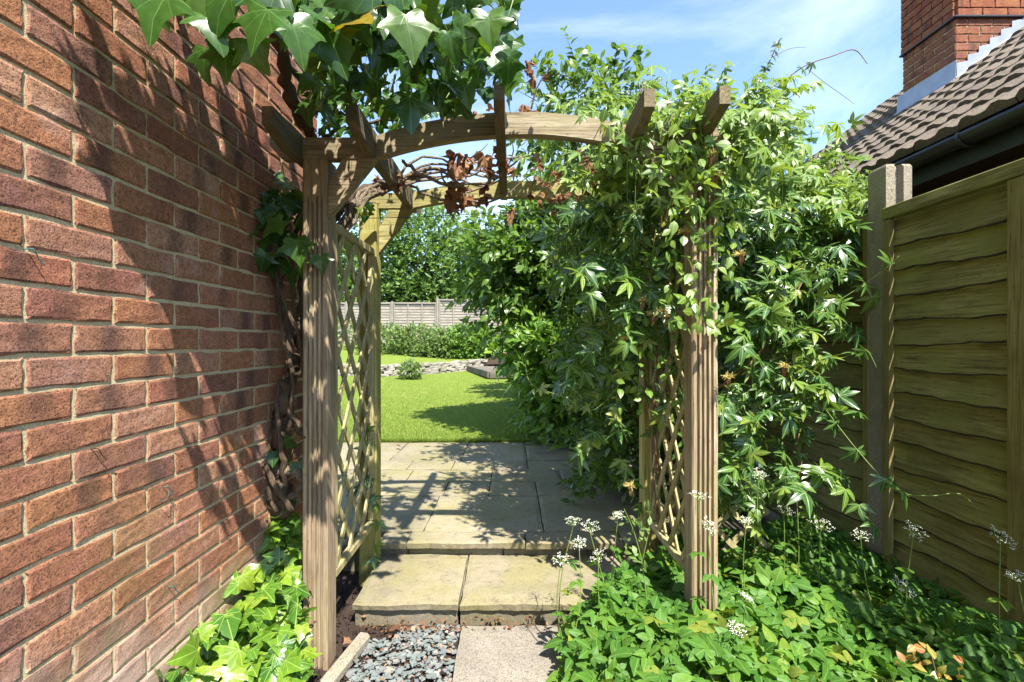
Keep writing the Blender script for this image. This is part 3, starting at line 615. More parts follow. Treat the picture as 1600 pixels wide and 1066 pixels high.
for x, zt in ((-.845, 2.075), (-.555, 2.085), (-.045, 2.16), (.475, 2.135), (.735, 2.145)):
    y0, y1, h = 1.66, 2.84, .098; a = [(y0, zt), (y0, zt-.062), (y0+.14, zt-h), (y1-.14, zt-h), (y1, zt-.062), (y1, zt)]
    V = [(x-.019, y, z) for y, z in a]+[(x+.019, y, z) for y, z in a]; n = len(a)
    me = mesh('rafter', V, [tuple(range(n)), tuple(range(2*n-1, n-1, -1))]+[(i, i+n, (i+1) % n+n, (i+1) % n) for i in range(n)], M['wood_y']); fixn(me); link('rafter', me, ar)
def trellis(xc, y0, y1, z0, z1, name='trellis'):
    e = bpy.data.objects.new('trellis_panel', None); scene.collection.objects.link(e); e.parent = ar; e.location = (xc, (y0+y1)/2-2.2, z0)
    for p, q in (((xc, y0, z0), (xc, y1, z0)), ((xc, y0, z1), (xc, y1, z1))): MB().beam(p, q, .034, .034, bev=.003).build('rail', M['slat'], e)
    for y in (y0+.012, y1-.012): MB().beam((xc, y, z0+.02), (xc, y, z1-.02), .030, .026, (0,1,0), .003).build('stile', M['slat'], e)
    sp = .215; sl = 1.3; lay = .010
    for sgn in (1, -1):
        k = -20
        for k in range(-12, 24):
            c = z0+k*sp+(.0 if sgn > 0 else .07)
            ya, yb = y0+.01, y1-.01; za = c if sgn > 0 else c+sl*(yb-ya); zb = c+sl*(yb-ya) if sgn > 0 else c
            t0, t1 = 0., 1.
            dz = zb-za
            for lim, up in ((z0+.01, False), (z1-.01, True)):
                t = (lim-za)/dz
                if (dz > 0) == up: t1 = min(t1, t)
                else: t0 = max(t0, t)
            if t1-t0 < .12: continue
            f = lambda t: (xc+sgn*lay*.55, ya+(yb-ya)*t, za+dz*t); MB().beam(f(t0), f(t1), .009, .024, (1,0,0)).build('slat', M['slat'], e) if False else MB().beam(f(t0), f(t1), .030, .010, (1,0,0), .0015).build('slat', M['slat'], e)
trellis(-.745, 1.995, 2.558, .30, 1.74); trellis(.745, 1.995, 2.558, .30, 1.74)
s = MB(); s.tube([P(520, 341, 1.98), P(640, 340, 2.1), P(790, 332, 2.3), P(930, 330, 2.5)], .0016, 5, 3).build('tie_wire', M['gutter'], ar)
# trellis panel standing right of the arch
tp = empty('lattice_panel', (1.05, 2.45, .1), 'green lattice panel half hidden by the vine right of the arch', 'trellis')
for sgn in (1, -1):
    for k in range(-5, 6):
        xm = .95+k*.17; a, b = xm-.28*sgn, xm+.28*sgn
        xa, xb, za, zb = a, b, .12, .68
        if min(xa, xb) < .80: t = (.80-xa)/(xb-xa); (xa, za) = (.80, .12+.56*t) if sgn > 0 else (xa, za); (xb, zb) = (xb, zb) if sgn > 0 else (.80, .12+.56*t)
        if max(xa, xb) > 1.30: t = (1.30-a)/(b-a); (xb, zb) = (1.30, .12+.56*t) if sgn > 0 else (xb, zb); (xa, za) = (xa, za) if sgn > 0 else (1.30, .12+.56*t)
        if abs(xb-xa) < .05 or xa < .79 or xb < .79 or xa > 1.31 or xb > 1.31: continue
        MB().beam((xa, 2.45+.008*sgn, za), (xb, 2.45+.008*sgn, zb), .028, .010, (0,1,0)).build('slat', M['slat'], tp)

# ================================================================== RIGHT FENCE
XF = 1.84
def conc_post(y0, name_lb):
    s = MB(); x0, w, d_, g_ = 1.795, .125, .118, .045
    a = [(x0, y0), (x0+.04, y0), (x0+.045, y0+.03), (x0+.08, y0+.03), (x0+.085, y0), (x0+w, y0), (x0+w, y0+d_), (x0+.085, y0+d_), (x0+.08, y0+d_-.03), (x0+.045, y0+d_-.03), (x0+.04, y0+d_), (x0, y0+d_)]
    n = len(a); V = [(x, y, -.06) for x, y in a]+[(x, y, 2.105) for x, y in a]+[(x+(.006 if x < x0+.06 else -.006), y+(.006 if y < y0+.06 else -.006), 2.118) for x, y in a]
    Fc = [(i, (i+1) % n, (i+1) % n+n, i+n) for i in range(n)]+[(i+n, (i+1) % n+n, (i+1) % n+2*n, i+2*n) for i in range(n)]+[tuple(range(2*n, 3*n))]
    o = s.add(V, Fc).build('concrete_post', M['post_concrete']); tag(o, name_lb, 'post', 'concrete fence posts')
conc_post(2.31, 'slotted concrete fence post with its top above the right fence panels'); conc_post(4.245, 'farther concrete fence post behind the vine')
def panel(y0, y1, lb, z0=.10, z1=1.90):
    e = empty('lap_fence', (XF, (y0+y1)/2, z0), lb, 'fence', 'lap fence panels on the right'); nb_ = 15; pitch = (z1-.05-z0)/nb_
    for k in range(nb_):
        z = z0+pitch*k; n = 60; V, Fc = [], []; ph = rng.uniform(0, 20, 3); ov = .030+rng.uniform(-.006, .012)
        for i in range(n+1):
            y = y0+(y1-y0)*i/n; wv = .007*math.sin(y*4.2+ph[0])+.0045*math.sin(y*12+ph[1])+.002*math.sin(y*43+ph[2])+rng.normal(0, .0010); zb = z-ov*.5+wv
            V += [(XF-.0305, y, zb), (XF-.029, y, zb+.0045+.003*abs(math.sin(y*9+ph[1]))), (XF-.004, y, z+pitch+.01), (XF+.001, y, z+pitch+.01), (XF-.019, y, zb)]
        for i in range(n):
            for q in range(5): a, b = i*5+q, i*5+(q+1) % 5; Fc.append((a, a+5, b+5, b))
        Fc += [(0,1,2,3,4), (n*5+4, n*5+3, n*5+2, n*5+1, n*5)]
        o = MB().add(V, Fc).build('board', M['fence_y'], e); o.data.materials.append(M['branch']); o.data.polygons.foreach_set('material_index', [1 if (k_ < n*5 and k_ % 5 in (0, 4)) else 0 for k_ in range(len(Fc))])  # overlap shade put into colour: dark strip along each board's lower edge
    for i, y in enumerate(np.linspace(y0+.022, y1-.022, 4)):
        w = .040 if i in (0, 3) else .062; s = MB().box((XF-.052, y-w/2, z0-.05), (XF-.026, y+w/2, z1-.055), .003, .0006); s.build('batten', M['fence_z'], e)
        if i == 2 and y0 < 1: MB().tube([(XF-.044, y+.03, 1.70), (XF-.05, y+.02, 1.73), (XF-.046, y-.03, 1.72), (XF-.05, y-.05, 1.735)], .0016, 5, 4).build('tie', M['wire'], e)
    MB().box((XF-.053, y0, z1-.052), (XF-.012, y1, z1+.006), .004, .0005).build('top_rail', M['fence_y'], e)
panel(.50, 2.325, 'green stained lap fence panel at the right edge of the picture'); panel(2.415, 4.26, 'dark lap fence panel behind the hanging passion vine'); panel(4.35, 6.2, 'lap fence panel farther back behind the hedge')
MB().box((1.75, .3, -.04), (1.90, 6.2, .05), .01).build('gravel_board', M['post_concrete']); tag(bpy.data.objects['gravel_board'], 'low concrete gravel board under the right fence', 'board')

# ================================================================== NEIGHBOUR'S HOUSE
nh = empty('neighbour_house', (3.2, 4, 0), 'neighbouring bungalow with brown tiled roof and black gutter', 'house')
EX, EZ, SL = 2.50, 2.416, .76; sn = math.hypot(1, SL); ux, uz_ = 1/sn, SL/sn
MB().box((2.862, .2, -.04), (3.3, 7.2, 2.38)).build('wall', M['mortar'], nh)
bm2 = [brick_mesh(20+i, mat=M['brick_red']) for i in range(4)]
for r_ in range(7):
    for c in range(22):
        y = 1.1+.225*c+(.1125 if r_ % 2 else 0); o = link('brick', bm2[rng.integers(4)], nh, None, (2.853, y, 1.80+.075*r_)); o.rotation_euler = (0, 0, math.pi)
MB().box((2.56, .4, 2.295), (2.86, 7.25, 2.31)).build('soffit', M['gutter'], nh); MB().box((2.545, .4, 2.25), (2.56, 7.25, 2.42)).build('fascia', M['gutter'], nh)
V, Fc = [], []; ng = 10
for y in np.linspace(.6, 7.25, 24):
    for k in range(ng+1): a = math.pi+math.pi*k/ng; V.append((2.483+.058*math.cos(a), y, 2.395+.058*math.sin(a)))
for j in range(23):
    for k in range(ng): a = j*(ng+1)+k; Fc.append((a, a+1, a+ng+2, a+ng+1))
gt = link('gutter', mesh('gutter', V, Fc, M['gutter'], True), nh); sm = gt.modifiers.new('t', 'SOLIDIFY'); sm.thickness = .004
for y in (2.62, 3.4, 4.2): MB().tube([(2.425, y, 2.40), (2.43, y, 2.35), (2.483, y, 2.325), (2.54, y, 2.35)], .010, 6, 3).build('gutter_bracket', M['gutter'], nh)
NR, NCt = 17, 22; tw, tl = .30, .25
def tile_mesh():
    prof = [(0, .0), (.03, .006), (.06, .032), (.10, .036), (.14, .008), (.17, .004), (.20, .008), (.23, .034), (.265, .032), (.297, .004)]
    V, Fc = [], []; n = len(prof)
    for s_, lift in ((0, .030), (.30, -.002)):
        for a, h in prof: V.append((s_, a, h*.72+lift*.9))
    for a, h in prof: V.append((0, a, -.004))
    for i in range(n-1): Fc.append((i, i+1, n+i+1, n+i)); Fc.append((i, 2*n+i, 2*n+i+1, i+1))
    me = mesh('roof_tile', V, Fc, M['tile']); fixn(me); return me
tm = tile_mesh(); rot = Matrix(((ux, 0, -uz_), (0, 1, 0), (uz_, 0, ux)))
for r_ in range(NR):
    for c in range(NCt):
        if (EX+ux*r_*tl)/(.85+c*tw+.3) > 1.35: continue
        t = r_*tl; o = link('roof_tile', tm, nh, None, (EX-.03+ux*t, .85+c*tw+rng.normal(0, .002), EZ+.02+uz_*t+rng.normal(0, .002))); o.rotation_mode = 'QUATERNION'; o.rotation_quaternion = rot.to_quaternion()
MB().add([(EX, .85, EZ-.01), (EX, 7.42, EZ-.01), (EX+4.6*ux, 7.42, EZ-.01+4.6*uz_), (EX+4.6*ux, .85, EZ-.01+4.6*uz_)], [(0,3,2,1)]).build('roof_underlay', M['gutter'], nh)
MB().add([(2.9, 7.38, 2.3), (EX+.05, 7.40, EZ), (EX+4.6*ux, 7.40, EZ+4.6*uz_-.03), (6.0, 7.38, 2.3)], [(0,1,2,3)]).build('gable', M['mortar'], nh)
# chimney
CXx, CYn, CYf, CW = 4.0, 4.34, 4.93, .95
ch = bpy.data.objects.new('chimney', None); scene.collection.objects.link(ch); ch.parent = nh; ch.location = Vector((CXx, CYn, 3.2))-nh.location
def under(parent, o):
    o.parent = parent; o.location = Vector(o.location)-Vector(parent.location)-Vector(parent.parent.location); return o
under(ch, MB().box((CXx+.008, CYn+.008, 3.0), (CXx+CW, CYf-.008, 5.4)).build('mortar', M['mortar']))
bmr = [brick_mesh(30+i, mat=M['brick_red']) for i in range(3)]; bmo = [brick_mesh(40+i, mat=M['brick_orange']) for i in range(3)]
for r_ in range(24):
    z = 3.40+.075*r_; hi = r_ > 10; ms = bmo if hi else bmr; pr = .022 if hi else 0
    if hi and r_ == 11: pass
    w = CYf-CYn; js = [0, .1125, .3375, w] if r_ % 2 else [0, .225, .45, w]
    for a, b in zip(js[:-1], js[1:]):
        if b-a < .04: continue
        o = link('brick', ms[rng.integers(3)], None, None, (CXx-pr, CYn+(a+b)/2, z)); o.scale = (1, (b-a-.01)/.2145, 1); o.rotation_euler = (0, 0, math.pi); under(ch, o)
    js = [0, .1125, .3375, .5625, .7875, .95] if r_ % 2 == 0 else [0, .225, .45, .675, .9, .95]
    for a, b in zip(js[:-1], js[1:]):
        if CXx+a > 4.95 or b-a < .04: continue
        o = link('brick', ms[rng.integers(3)], None, None, (CXx+(a+b)/2, CYn-pr, z)); o.scale = (1, (b-a-.01)/.2145, 1); o.rotation_euler = (0, 0, -math.pi/2); under(ch, o)
under(ch, MB().box((CXx-.03, CYn-.03, 3.40+.075*10.5-.008), (CXx+CW, CYf+.01, 3.40+.075*10.5+.008), .002).build('slate_course', M['gutter']))
rz = lambda x: EZ+.05+(x-EX)*SL
V = [(CXx-.012, CYn-.02, rz(CXx)+.19), (CXx-.012, CYf+.05, rz(CXx)+.19), (CXx-.02, CYf+.05, rz(CXx)+.03), (CXx-.02, CYn-.02, rz(CXx)+.03), (CXx-.17, CYf+.12, rz(CXx-.17)+.012), (CXx-.17, CYn-.10, rz(CXx-.17)+.012)]
f1 = MB().add(V, [(0,1,2,3), (3,2,4,5)]).build('lead_apron', M['lead']); under(ch, f1); f1.modifiers.new('s', 'SOLIDIFY').thickness = .004
V, Fc = [], []
for k in range(8):
    x0 = CXx+k*.0987; x1 = x0+.0987; zt = rz(x0)+.165; V += [(x0-.004, CYn-.014, rz(x0)-.06), (x1+.002, CYn-.014, rz(x1)-.06), (x1+.035, CYn-.014, zt+.03), (x0+.0, CYn-.014, zt)]; V[-4:] = [(v[0], v[1]-.0005*k, v[2]) for v in V[-4:]]; Fc.append((4*k, 4*k+1, 4*k+2, 4*k+3))
f2 = MB().add(V, Fc).build('step_flashing', M['lead']); under(ch, f2); f2.modifiers.new('s', 'SOLIDIFY').thickness = .004
V = [(CXx-.02, CYn-.016, rz(CXx)+.03), (CXx+.85, CYn-.016, rz(CXx+.85)+.03), (CXx+.85, CYn-.13, rz(CXx+.85)+.0), (CXx-.05, CYn-.13, rz(CXx-.05)+.0)]
f3 = MB().add(V, [(0,1,2,3)]).build('lead_soaker', M['lead']); under(ch, f3); f3.modifiers.new('s', 'SOLIDIFY').thickness = .004

# ================================================================== FAR GARDEN
sw = empty('stone_wall', (-2.4, 13.3, .4), 'low dry stone wall curving along the far lawn edge', 'wall')
def rock(k):
    r = np.random.default_rng(k); V, Fc = bevbox(np.array([-.5,-.5,-.5]), np.array([.5,.5,.5]), .14); V = [tuple(np.array(v)*(1+r.normal(0, .10, 3))) for v in V]; me = mesh('stone', V, Fc, M['wall_stone']); return fixn(me)
RK = [rock(i) for i in range(7)]; ns = 0
for row in range(4):
    x = -6.2+rng.uniform(0, .1)
    while x < -.95:
        w = rng.uniform(.14, .30); h = rng.uniform(.075, .105); xc = x+w/2; y = wallc(xc)+rng.normal(0, .025); zb = lz(xc, y)-.03+row*.082
        if x > -4.6 or row < 2:
            o = link('stone', RK[rng.integers(7)], sw, None, (xc, y+.02*row, zb+h/2)); o.scale = (w*1.02, .2, h); sl_ = .70 if xc > -3.4 else -.1; o.rotation_euler = (rng.normal(0, .06), rng.normal(0, .08), math.atan(sl_)+rng.normal(0, .1)); ns += 1
        x += w*(.80 if xc > -3.4 else 1.)
dk = empty('timber_deck', (-.2, 12.6, .4), 'low grey timber deck edged with sleepers at the lawn end', 'deck')
MB().beam((-1.45, 14.75, .50), (-.56, 12.0, .46), .12, .17, bev=.012).build('sleeper', M['sleeper'], dk); MB().beam((-.55, 12.0, .455), (1.6, 12.0, .455), .12, .18, bev=.012).build('sleeper', M['sleeper'], dk)
for k in range(9):
    y = 12.15+k*.30; MB().box((-.50-.3*(y-12.1), y, .50), (1.7, y+.285, .535), .006).build('deck_board', M['sleeper'], dk)
# far fence
for k in range(7):
    x0 = -8.9+1.93*k; zt = 2.93 if k < 3 else 3.07; x0 = x0 if k < 3 else x0; e = empty('lap_fence', (x0+.9, 20.5, 1.2), ['far pale fence panel, leftmost behind the arch trellis', 'far pale fence panel behind the left trellis', 'far pale fence panel left of the taller sunlit one', 'taller sunlit far fence panel with leaf shadows', 'far fence panel right of the sunlit one, behind the hedge', 'far fence panel hidden mostly by the hedge', 'rightmost far fence panel behind the hedge'][k], 'fence', 'far fence panels')
    s = MB(); nb_ = 15
    for b in range(nb_): z = zt-1.8+1.78*b/nb_; s.add([(x0, 20.50, z), (x0+1.83, 20.50, z), (x0+1.83, 20.525, z+.135), (x0, 20.525, z+.135), (x0, 20.53, z), (x0+1.83, 20.53, z)], [(0,1,2,3), (0,4,5,1)])
    s.build('boards', M['grey_fence'], e, kind='stuff')
    for i in range(4): xx_ = x0+.03+i*.59; MB().box((xx_-.025, 20.46, zt-1.8), (xx_+.025, 20.495, zt-.02)).build('batten', M['grey_fence'], e)
    MB().box((x0-.02, 20.45, zt-.03), (x0+1.85, 20.53, zt+.03)).build('capping', M['grey_fence'], e)
    tag(MB().box((x0-.09, 20.42, .9), (x0-.01, 20.53, zt+.08)).build('fence_post', M['grey_fence']), ['weathered far fence post, leftmost', 'weathered far fence post, second from the left', 'weathered far fence post, third from the left', 'weathered far fence post left of the tall sunlit panel', 'weathered far fence post right of the tall sunlit panel', 'weathered far fence post hidden by the hedge', 'weathered far fence post, rightmost'][k], 'post', 'far fence posts')
sh = empty('log_store', (.05, 15.3, .5), 'dark slatted timber store beside a brick pier at the far end', 'shed')
MB().box((-.08, 15.3, .5), (1.5, 16.2, 1.5)).build('back', M['dark_wood'], sh); MB().box((-.14, 15.18, .45), (-.04, 15.29, 1.75)).build('post', M['grey_fence'], sh)
for i in range(8): MB().box((-.02+i*.14, 15.22, .55), (.10+i*.14, 15.26, .98)).build('slat', M['sleeper'], sh)
MB().box((-.02, 15.2, 1.02), (1.3, 15.3, 1.08)).build('shelf', M['sleeper'], sh)
pr = empty('brick_pier', (-.35, 15.3, .5), 'small orange brick pier beside the dark timber store', 'pier')
MB().box((-.60, 15.25, .45), (-.16, 15.6, .95)).build('core', M['mortar'], pr)
for r_ in range(6):
    for c in range(2): o = link('brick', bmo[c], pr, None, (-.485+.225*c+(.0 if r_ % 2 else -.03), 15.243, .52+.075*r_)); o.rotation_euler = (0, 0, -math.pi/2)

def tree(name, lb, base, top, blobs, n, per, slen, size, shapes, mat, rs=.12, limbs=10, single=0, group=None, bark='branch', cat='tree', droop=.2, up=.4, shell=.4, twig=.006, wob=.03):
    e = empty(name, base, lb, cat, group); b = np.array(base, float); t = np.array(top, float); s = MB(); mid = (b+t)/2+rng.normal(0, .06, 3)
    s.tube([b, b*.7+t*.3+rng.normal(0, wob, 3), mid, t], [rs, rs*.8, rs*.6, rs*.25], 8, 4, rs*.06).build('trunk', M[bark], e, True)
    B = np.array(blobs, float)
    for k in range(limbs):
        q = B[k % len(B)]; a = b+(t-b)*rng.uniform(.25, .9); c = q[:3]+ball(1)[0]*q[3:6]*.6; MB().tube([a, (a+c)/2+rng.normal(0, .1, 3)*rs*4, c], [rs*.4, rs*.25, rs*.08], 6, 4).build('branch', M[bark], e, True)
    ps, ys, ns_, o, en = shoots(blobs, n, per, slen, droop, up, shell); sz = size*rng.uniform(.65, 1.3, len(ps))
    leaves(e, ps, ys, ns_, sz, shapes, mat, single)
    m_ = min(len(o), 1800); stems(e, o[:m_], en[:m_], twig, M[bark]); return e
tree('garden_tree', 'tall leafy tree standing behind the far fence, seen through the arch', (-4.2, 24.5, 1.1), (-4.2, 24.6, 7.5), [(-4.3,24,5.2,2.6,1.9,3.4,3), (-6.6,24.4,4.8,2.2,1.8,2.8,2), (-2.4,24,4.6,1.7,1.6,2.4,1.6), (-4.0,23.3,3.3,2.6,1.2,1.0,1.0)], 3600, 7, .7, .20, SMALL, M['tree'], .2, 14, shell=.35)
tree('garden_tree', 'leafy tree behind the far fence, right of the taller one', (1.0, 25.5, 1.1), (1.0, 25.5, 6), [(.5,25,4.6,2.6,1.8,2.4,3), (-1.2,24.8,4.0,1.5,1.4,1.6,1)], 1500, 7, .7, .20, SMALL, M['tree'], .18, 8, shell=.35)
tree('garden_tree', 'leafy tree at far left glimpsed through the trellis', (-9.5, 23.5, 1.1), (-9.5, 23.5, 6), [(-9.4,23,4.6,2.4,1.8,3.0,3), (-8.0,22.6,3.4,1.6,1.4,1.4,1)], 1500, 7, .7, .20, SMALL, M['tree'], .18, 8, shell=.35)
def bush(lb, blobs, n, size, mat, base, shapes=SMALL, per=7, slen=.22, up=.7, single=0, name='shrub'):
    return tree(name, lb, base, (blobs[0][0], blobs[0][1], blobs[0][2]+blobs[0][5]*.3), blobs, n, per, slen, size, shapes, mat, .03, 7, single, cat='shrub', up=up, shell=.45, twig=.004)
bush('low feathery shrub along the far fence, left of the round one', [(-4.1,15.7,1.18,.9,.8,.62,1.3), (-3.0,15.5,1.15,.9,.8,.62,1.3), (-2.2,15.5,1.08,.7,.6,.55,1)], 1700, .085, M['bush'], (-3.3, 17.6, .9))
bush('pale green shrub at the left behind the trellis slats', [(-6.2,17.4,1.3,1.1,.8,.7,1), (-7.6,17.4,1.4,1.1,.8,.7,1)], 600, .09, M['bush'], (-6.7, 17.4, .9))
bush('rounded bright shrub at the corner of the far bed', [(-1.40,15.5,1.12,.85,.6,.68,2), (-.85,15.5,1.05,.5,.45,.60,1)], 1300, .09, M['hedge_bright'], (-1.1, 15.6, .5))
bush('tiny green tuft at the foot of the stone wall', [(-2.55,12.0,.50,.28,.22,.26,1)], 200, .06, M['bush'], (-2.55, 12.0, .35), slen=.12)

# ================================================================== HEDGE SHRUBS ON THE RIGHT
def hedge(lb, base, top, blobs, n, size, mat, single=300, per=9, slen=.34, rs=.05, shapes=LANCE, up=.35, droop=.35, limbs=12, shell=.5, name='evergreen_shrub'):
    return tree(name, lb, base, top, blobs, n, per, slen, size, shapes, mat, rs, limbs, single, None, 'branch', 'shrub', droop, up, shell, .0035)
hedge('tall dark evergreen shrub close behind the arch, right side', (1.15, 3.7, 0), (1.1, 3.8, 2.5), [(.98,3.6,2.15,.62,.55,.62,2.0), (1.0,3.7,1.25,.55,.6,.8,2.2), (1.35,3.7,2.55,.65,.6,.48,1.4), (.85,3.6,.6,.34,.55,.45,1.0), (.55,3.3,2.78,.42,.4,.32,.9)], 1700, .065, M['hedge'], slen=.26)
hedge('large evergreen shrub with arching sprays overhanging the lawn', (1.15, 5.9, .1), (.9, 6.0, 3.0), [(.75,5.9,2.15,.95,.8,.75,3), (1.1,6.0,1.2,.65,.9,1.0,2.2), (.9,5.9,2.75,.8,.8,.55,1.5), (-.12,5.8,2.25,.42,.5,.42,.9), (.05,5.9,1.75,.45,.5,.4,.7), (.75,5.5,.55,.42,.6,.45,.9)], 2300, .105, M['hedge'], slen=.42)
hedge('evergreen shrub in the middle of the hedge row by the lawn', (1.6, 8.8, .2), (1.4, 8.8, 3.2), [(1.15,8.7,2.3,1.15,1.2,1.0,3), (1.4,8.8,1.1,1.1,1.3,1.0,2)], 1100, .12, M['hedge'], slen=.45, single=120)
hedge('farthest evergreen shrub of the hedge row', (2.2, 12.3, .3), (2.0, 12.4, 3.2), [(1.9,12.3,2.3,1.4,1.5,1.2,3), (2.0,12.0,1.1,1.3,1.5,1.0,2)], 900, .13, M['hedge'], slen=.5, single=60)
hedge('bright yellow green shrub glowing low under the dark hedge', (.6, 5.6, .15), (.4, 5.4, 1.1), [(.42,5.35,1.15,.32,.35,.30,2), (.58,5.3,.75,.30,.4,.28,1.2)], 420, .115, M['hedge_bright'], slen=.30, rs=.02, single=160, up=.3)

# ================================================================== PASSION VINE
pv = empty('passion_vine', (1.0, 2.35, 0), 'passionflower vine smothering the right side of the arch', 'vine')
vb = [(.50,2.28,1.62,.24,.26,.38,1.0), (.80,2.28,1.98,.42,.30,.26,1.5), (1.18,2.62,1.90,.50,.30,.42,2.2), (1.38,2.55,1.62,.33,.24,.35,1.2), (1.08,2.35,1.20,.34,.22,.45,1.6), (1.22,2.25,.78,.28,.2,.34,1.0), (.52,2.45,1.05,.14,.2,.45,.45), (1.0,2.5,2.32,.5,.3,.20,1.1), (1.55,2.75,1.95,.30,.25,.36,1.6), (1.35,2.7,2.20,.38,.25,.22,1.2), (.45,2.55,2.36,.34,.25,.15,.6), (1.78,2.85,2.12,.26,.25,.24,1.1), (.82,2.05,2.12,.42,.2,.13,1.0)]
n0 = 960; ps, ys, ns_, o, en = shoots(vb, n0, 5, .22, .35, .1, .45)
ok = ~((ps[:, 1] < 2.03) & (ps[:, 0] > .66) & (ps[:, 0] < .86) & (ps[:, 2] < 1.75)); ok &= (ps[:, 0] < 1.78) | (ps[:, 2] > 1.95); ps, ys, ns_ = ps[ok], ys[ok], ns_[ok]
ns_ = unit(ns_+np.array([0, -.45, .15])); ys = unit(ys*.7+np.array([0, -.1, -.45]))
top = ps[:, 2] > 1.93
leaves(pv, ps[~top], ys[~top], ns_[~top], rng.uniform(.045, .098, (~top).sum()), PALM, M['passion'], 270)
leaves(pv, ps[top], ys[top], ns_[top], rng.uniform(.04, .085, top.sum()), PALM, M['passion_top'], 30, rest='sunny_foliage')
stems(pv, o, en, .0016, M['stem'])
# small single leaves in front of the post
q = np.array([P(rng.uniform(1040, 1150), rng.uniform(190, 520), rng.uniform(1.78, 1.90)) for _ in range(230)]+[P(rng.uniform(940, 1170), rng.uniform(165, 265), rng.uniform(1.74, 2.05)) for _ in range(260)]+[P(rng.uniform(960, 1080), rng.uniform(260, 640), rng.uniform(1.95, 2.3)) for _ in range(170)])
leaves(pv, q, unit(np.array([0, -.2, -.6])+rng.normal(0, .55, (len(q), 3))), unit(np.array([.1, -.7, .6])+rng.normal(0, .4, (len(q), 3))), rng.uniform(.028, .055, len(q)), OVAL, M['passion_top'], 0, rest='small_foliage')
def runner(pts, r, leafs, mat='stem', sz=.07, name='runner'):
    w = [np.array(P(*p)) for p in pts]; s = MB(); s.tube(w, [r]*(len(w)-1)+[r*.5], 5, 5); s.build(name, M[mat], pv, True)
    for (i, fr) in leafs:
        p = w[i]*(1-fr)+w[i+1]*fr; y = unit(rng.normal(0, .5, 3)+np.array([0, -.1, -.55])); n_ = unit(np.array([.1, -.8, .5])+rng.normal(0, .25, 3)); Fr = frames(y[None], n_[None])[0]
        o = bpy.data.objects.new('leaf', shape_mesh(PALM, int(rng.integers(6)), M['passion'], 'leaf')); scene.collection.objects.link(o); o.parent = pv
        o.matrix_local = Matrix.Translation(Vector(p)-Vector(pv.location)) @ Matrix([list(Fr[k]) for k in range(3)]).to_4x4() @ Matrix.Scale(float(sz*rng.uniform(.8, 1.2)), 4)
runner([(1150,170,2.5), (1225,125,2.45), (1260,102,2.42), (1300,88,2.4), (1335,78,2.4), (1355,100,2.4)], .0028, [(0,.5), (1,0.), (1,.3), (1,.8), (2,.2)], 'stem_red', .06)
runner([(1262,108,2.42), (1290,130,2.4), (1318,150,2.4), (1335,163,2.4)], .0014, [], 'stem_red'); runner([(1205,90,2.45), (1235,76,2.43), (1260,74,2.4)], .0013, [], 'stem_red')
runner([(1150,170,2.5), (1185,130,2.48), (1205,90,2.46), (1218,62,2.46)], .003, [(0,.4), (0,.8), (1,.1), (1,.4), (1,.6), (1,.8), (2,.1), (2,.4), (2,.6), (2,.85), (2,1.)], 'stem_red', .042)
runner([(1290,640,2.1), (1345,710,1.95), (1400,765,1.85), (1450,775,1.8), (1500,772,1.78), (1530,800,1.76)], .0016, [(0,.3), (0,.9), (1,.7), (2,.2)], 'stem', .062)
runner([(1250,500,2.2), (1310,470,2.1), (1370,430,2.05), (1405,400,2.0)], .0016, [(0,.5), (1,.1), (1,.7), (2,.6)], 'stem', .06); runner([(1260,540,2.15), (1310,560,2.1), (1350,545,2.05), (1370,575,2.0)], .0014, [(0,.2), (0,.8), (1,.6), (2,.1)], 'stem', .06)
runner([(1080,640,2.2), (1130,600,2.25), (1180,560,2.3), (1225,490,2.35), (1260,430,2.4)], .0055, [], 'stem_red'); runner([(1000,560,2.2), (930,640,2.25), (880,620,2.3), (830,600,2.35), (820,560,2.4)], .0018, [(1,.2), (1,.9), (2,.7)], 'stem', .05)
for k in range(7): x = 1000+k*8; runner([(x+30,840,2.5), (x+10+rng.normal(0,15),700,2.4), (x+rng.normal(0,18),560,2.35), (x+10,420,2.3), (x+20,300,2.2)], .0045, [], 'stem_red', name='stem')
runner([(955,190,1.88), (975,220,1.87), (985,260,1.9), (960,330,2.0)], .002, [], 'stem'); runner([(1020,190,1.87), (1045,225,1.86), (1060,260,1.86), (1065,330,1.87)], .0018, [], 'stem')
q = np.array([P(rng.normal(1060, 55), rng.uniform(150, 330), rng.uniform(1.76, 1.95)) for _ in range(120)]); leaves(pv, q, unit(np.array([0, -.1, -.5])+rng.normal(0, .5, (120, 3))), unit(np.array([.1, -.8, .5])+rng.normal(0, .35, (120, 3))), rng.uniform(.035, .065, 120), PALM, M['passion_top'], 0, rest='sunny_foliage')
for k in range(14): j = lambda v: rng.normal(0, v); runner([(960+k*14+j(10),150+j(20),1.95), (965+k*14+j(18),190+j(10),1.84), (970+k*13+j(20),225+j(10),1.83), (975+k*12+j(25),270+j(14),1.86), (980+k*11+j(30),330+j(30),1.95)], .0018, [], 'twig' if k % 2 else 'stem', name='stem')
def dryflower(p, s_=.022):
    s = MB(); p = np.array(p)
    for k in range(46):
        u = ball(1)[0]; u[2] = abs(u[2])*.7-.15; a = unit(u)*s_; b = a*1.05+rng.normal(0, s_*.25, 3); s.tube([p+a*.2, p+a*.8, p+b], [.0011, .0010, .0006], 3, 2)
    o = s.build('dried_flower', M['dryflower'], pv)
    v, f, u = IVY[3]; o2 = link('withered_petal', mesh('withered_petal', v*np.array([.016, .042, .06]), f, M['dry'], True, u), None, None, Vector(p)); o2.rotation_euler = (math.pi/2+.2, 0, math.pi+rng.normal(0, .4)); o2.rotation_euler[0] = -math.pi/2; o2.parent = pv; o2.location = Vector(p)-Vector(pv.location)
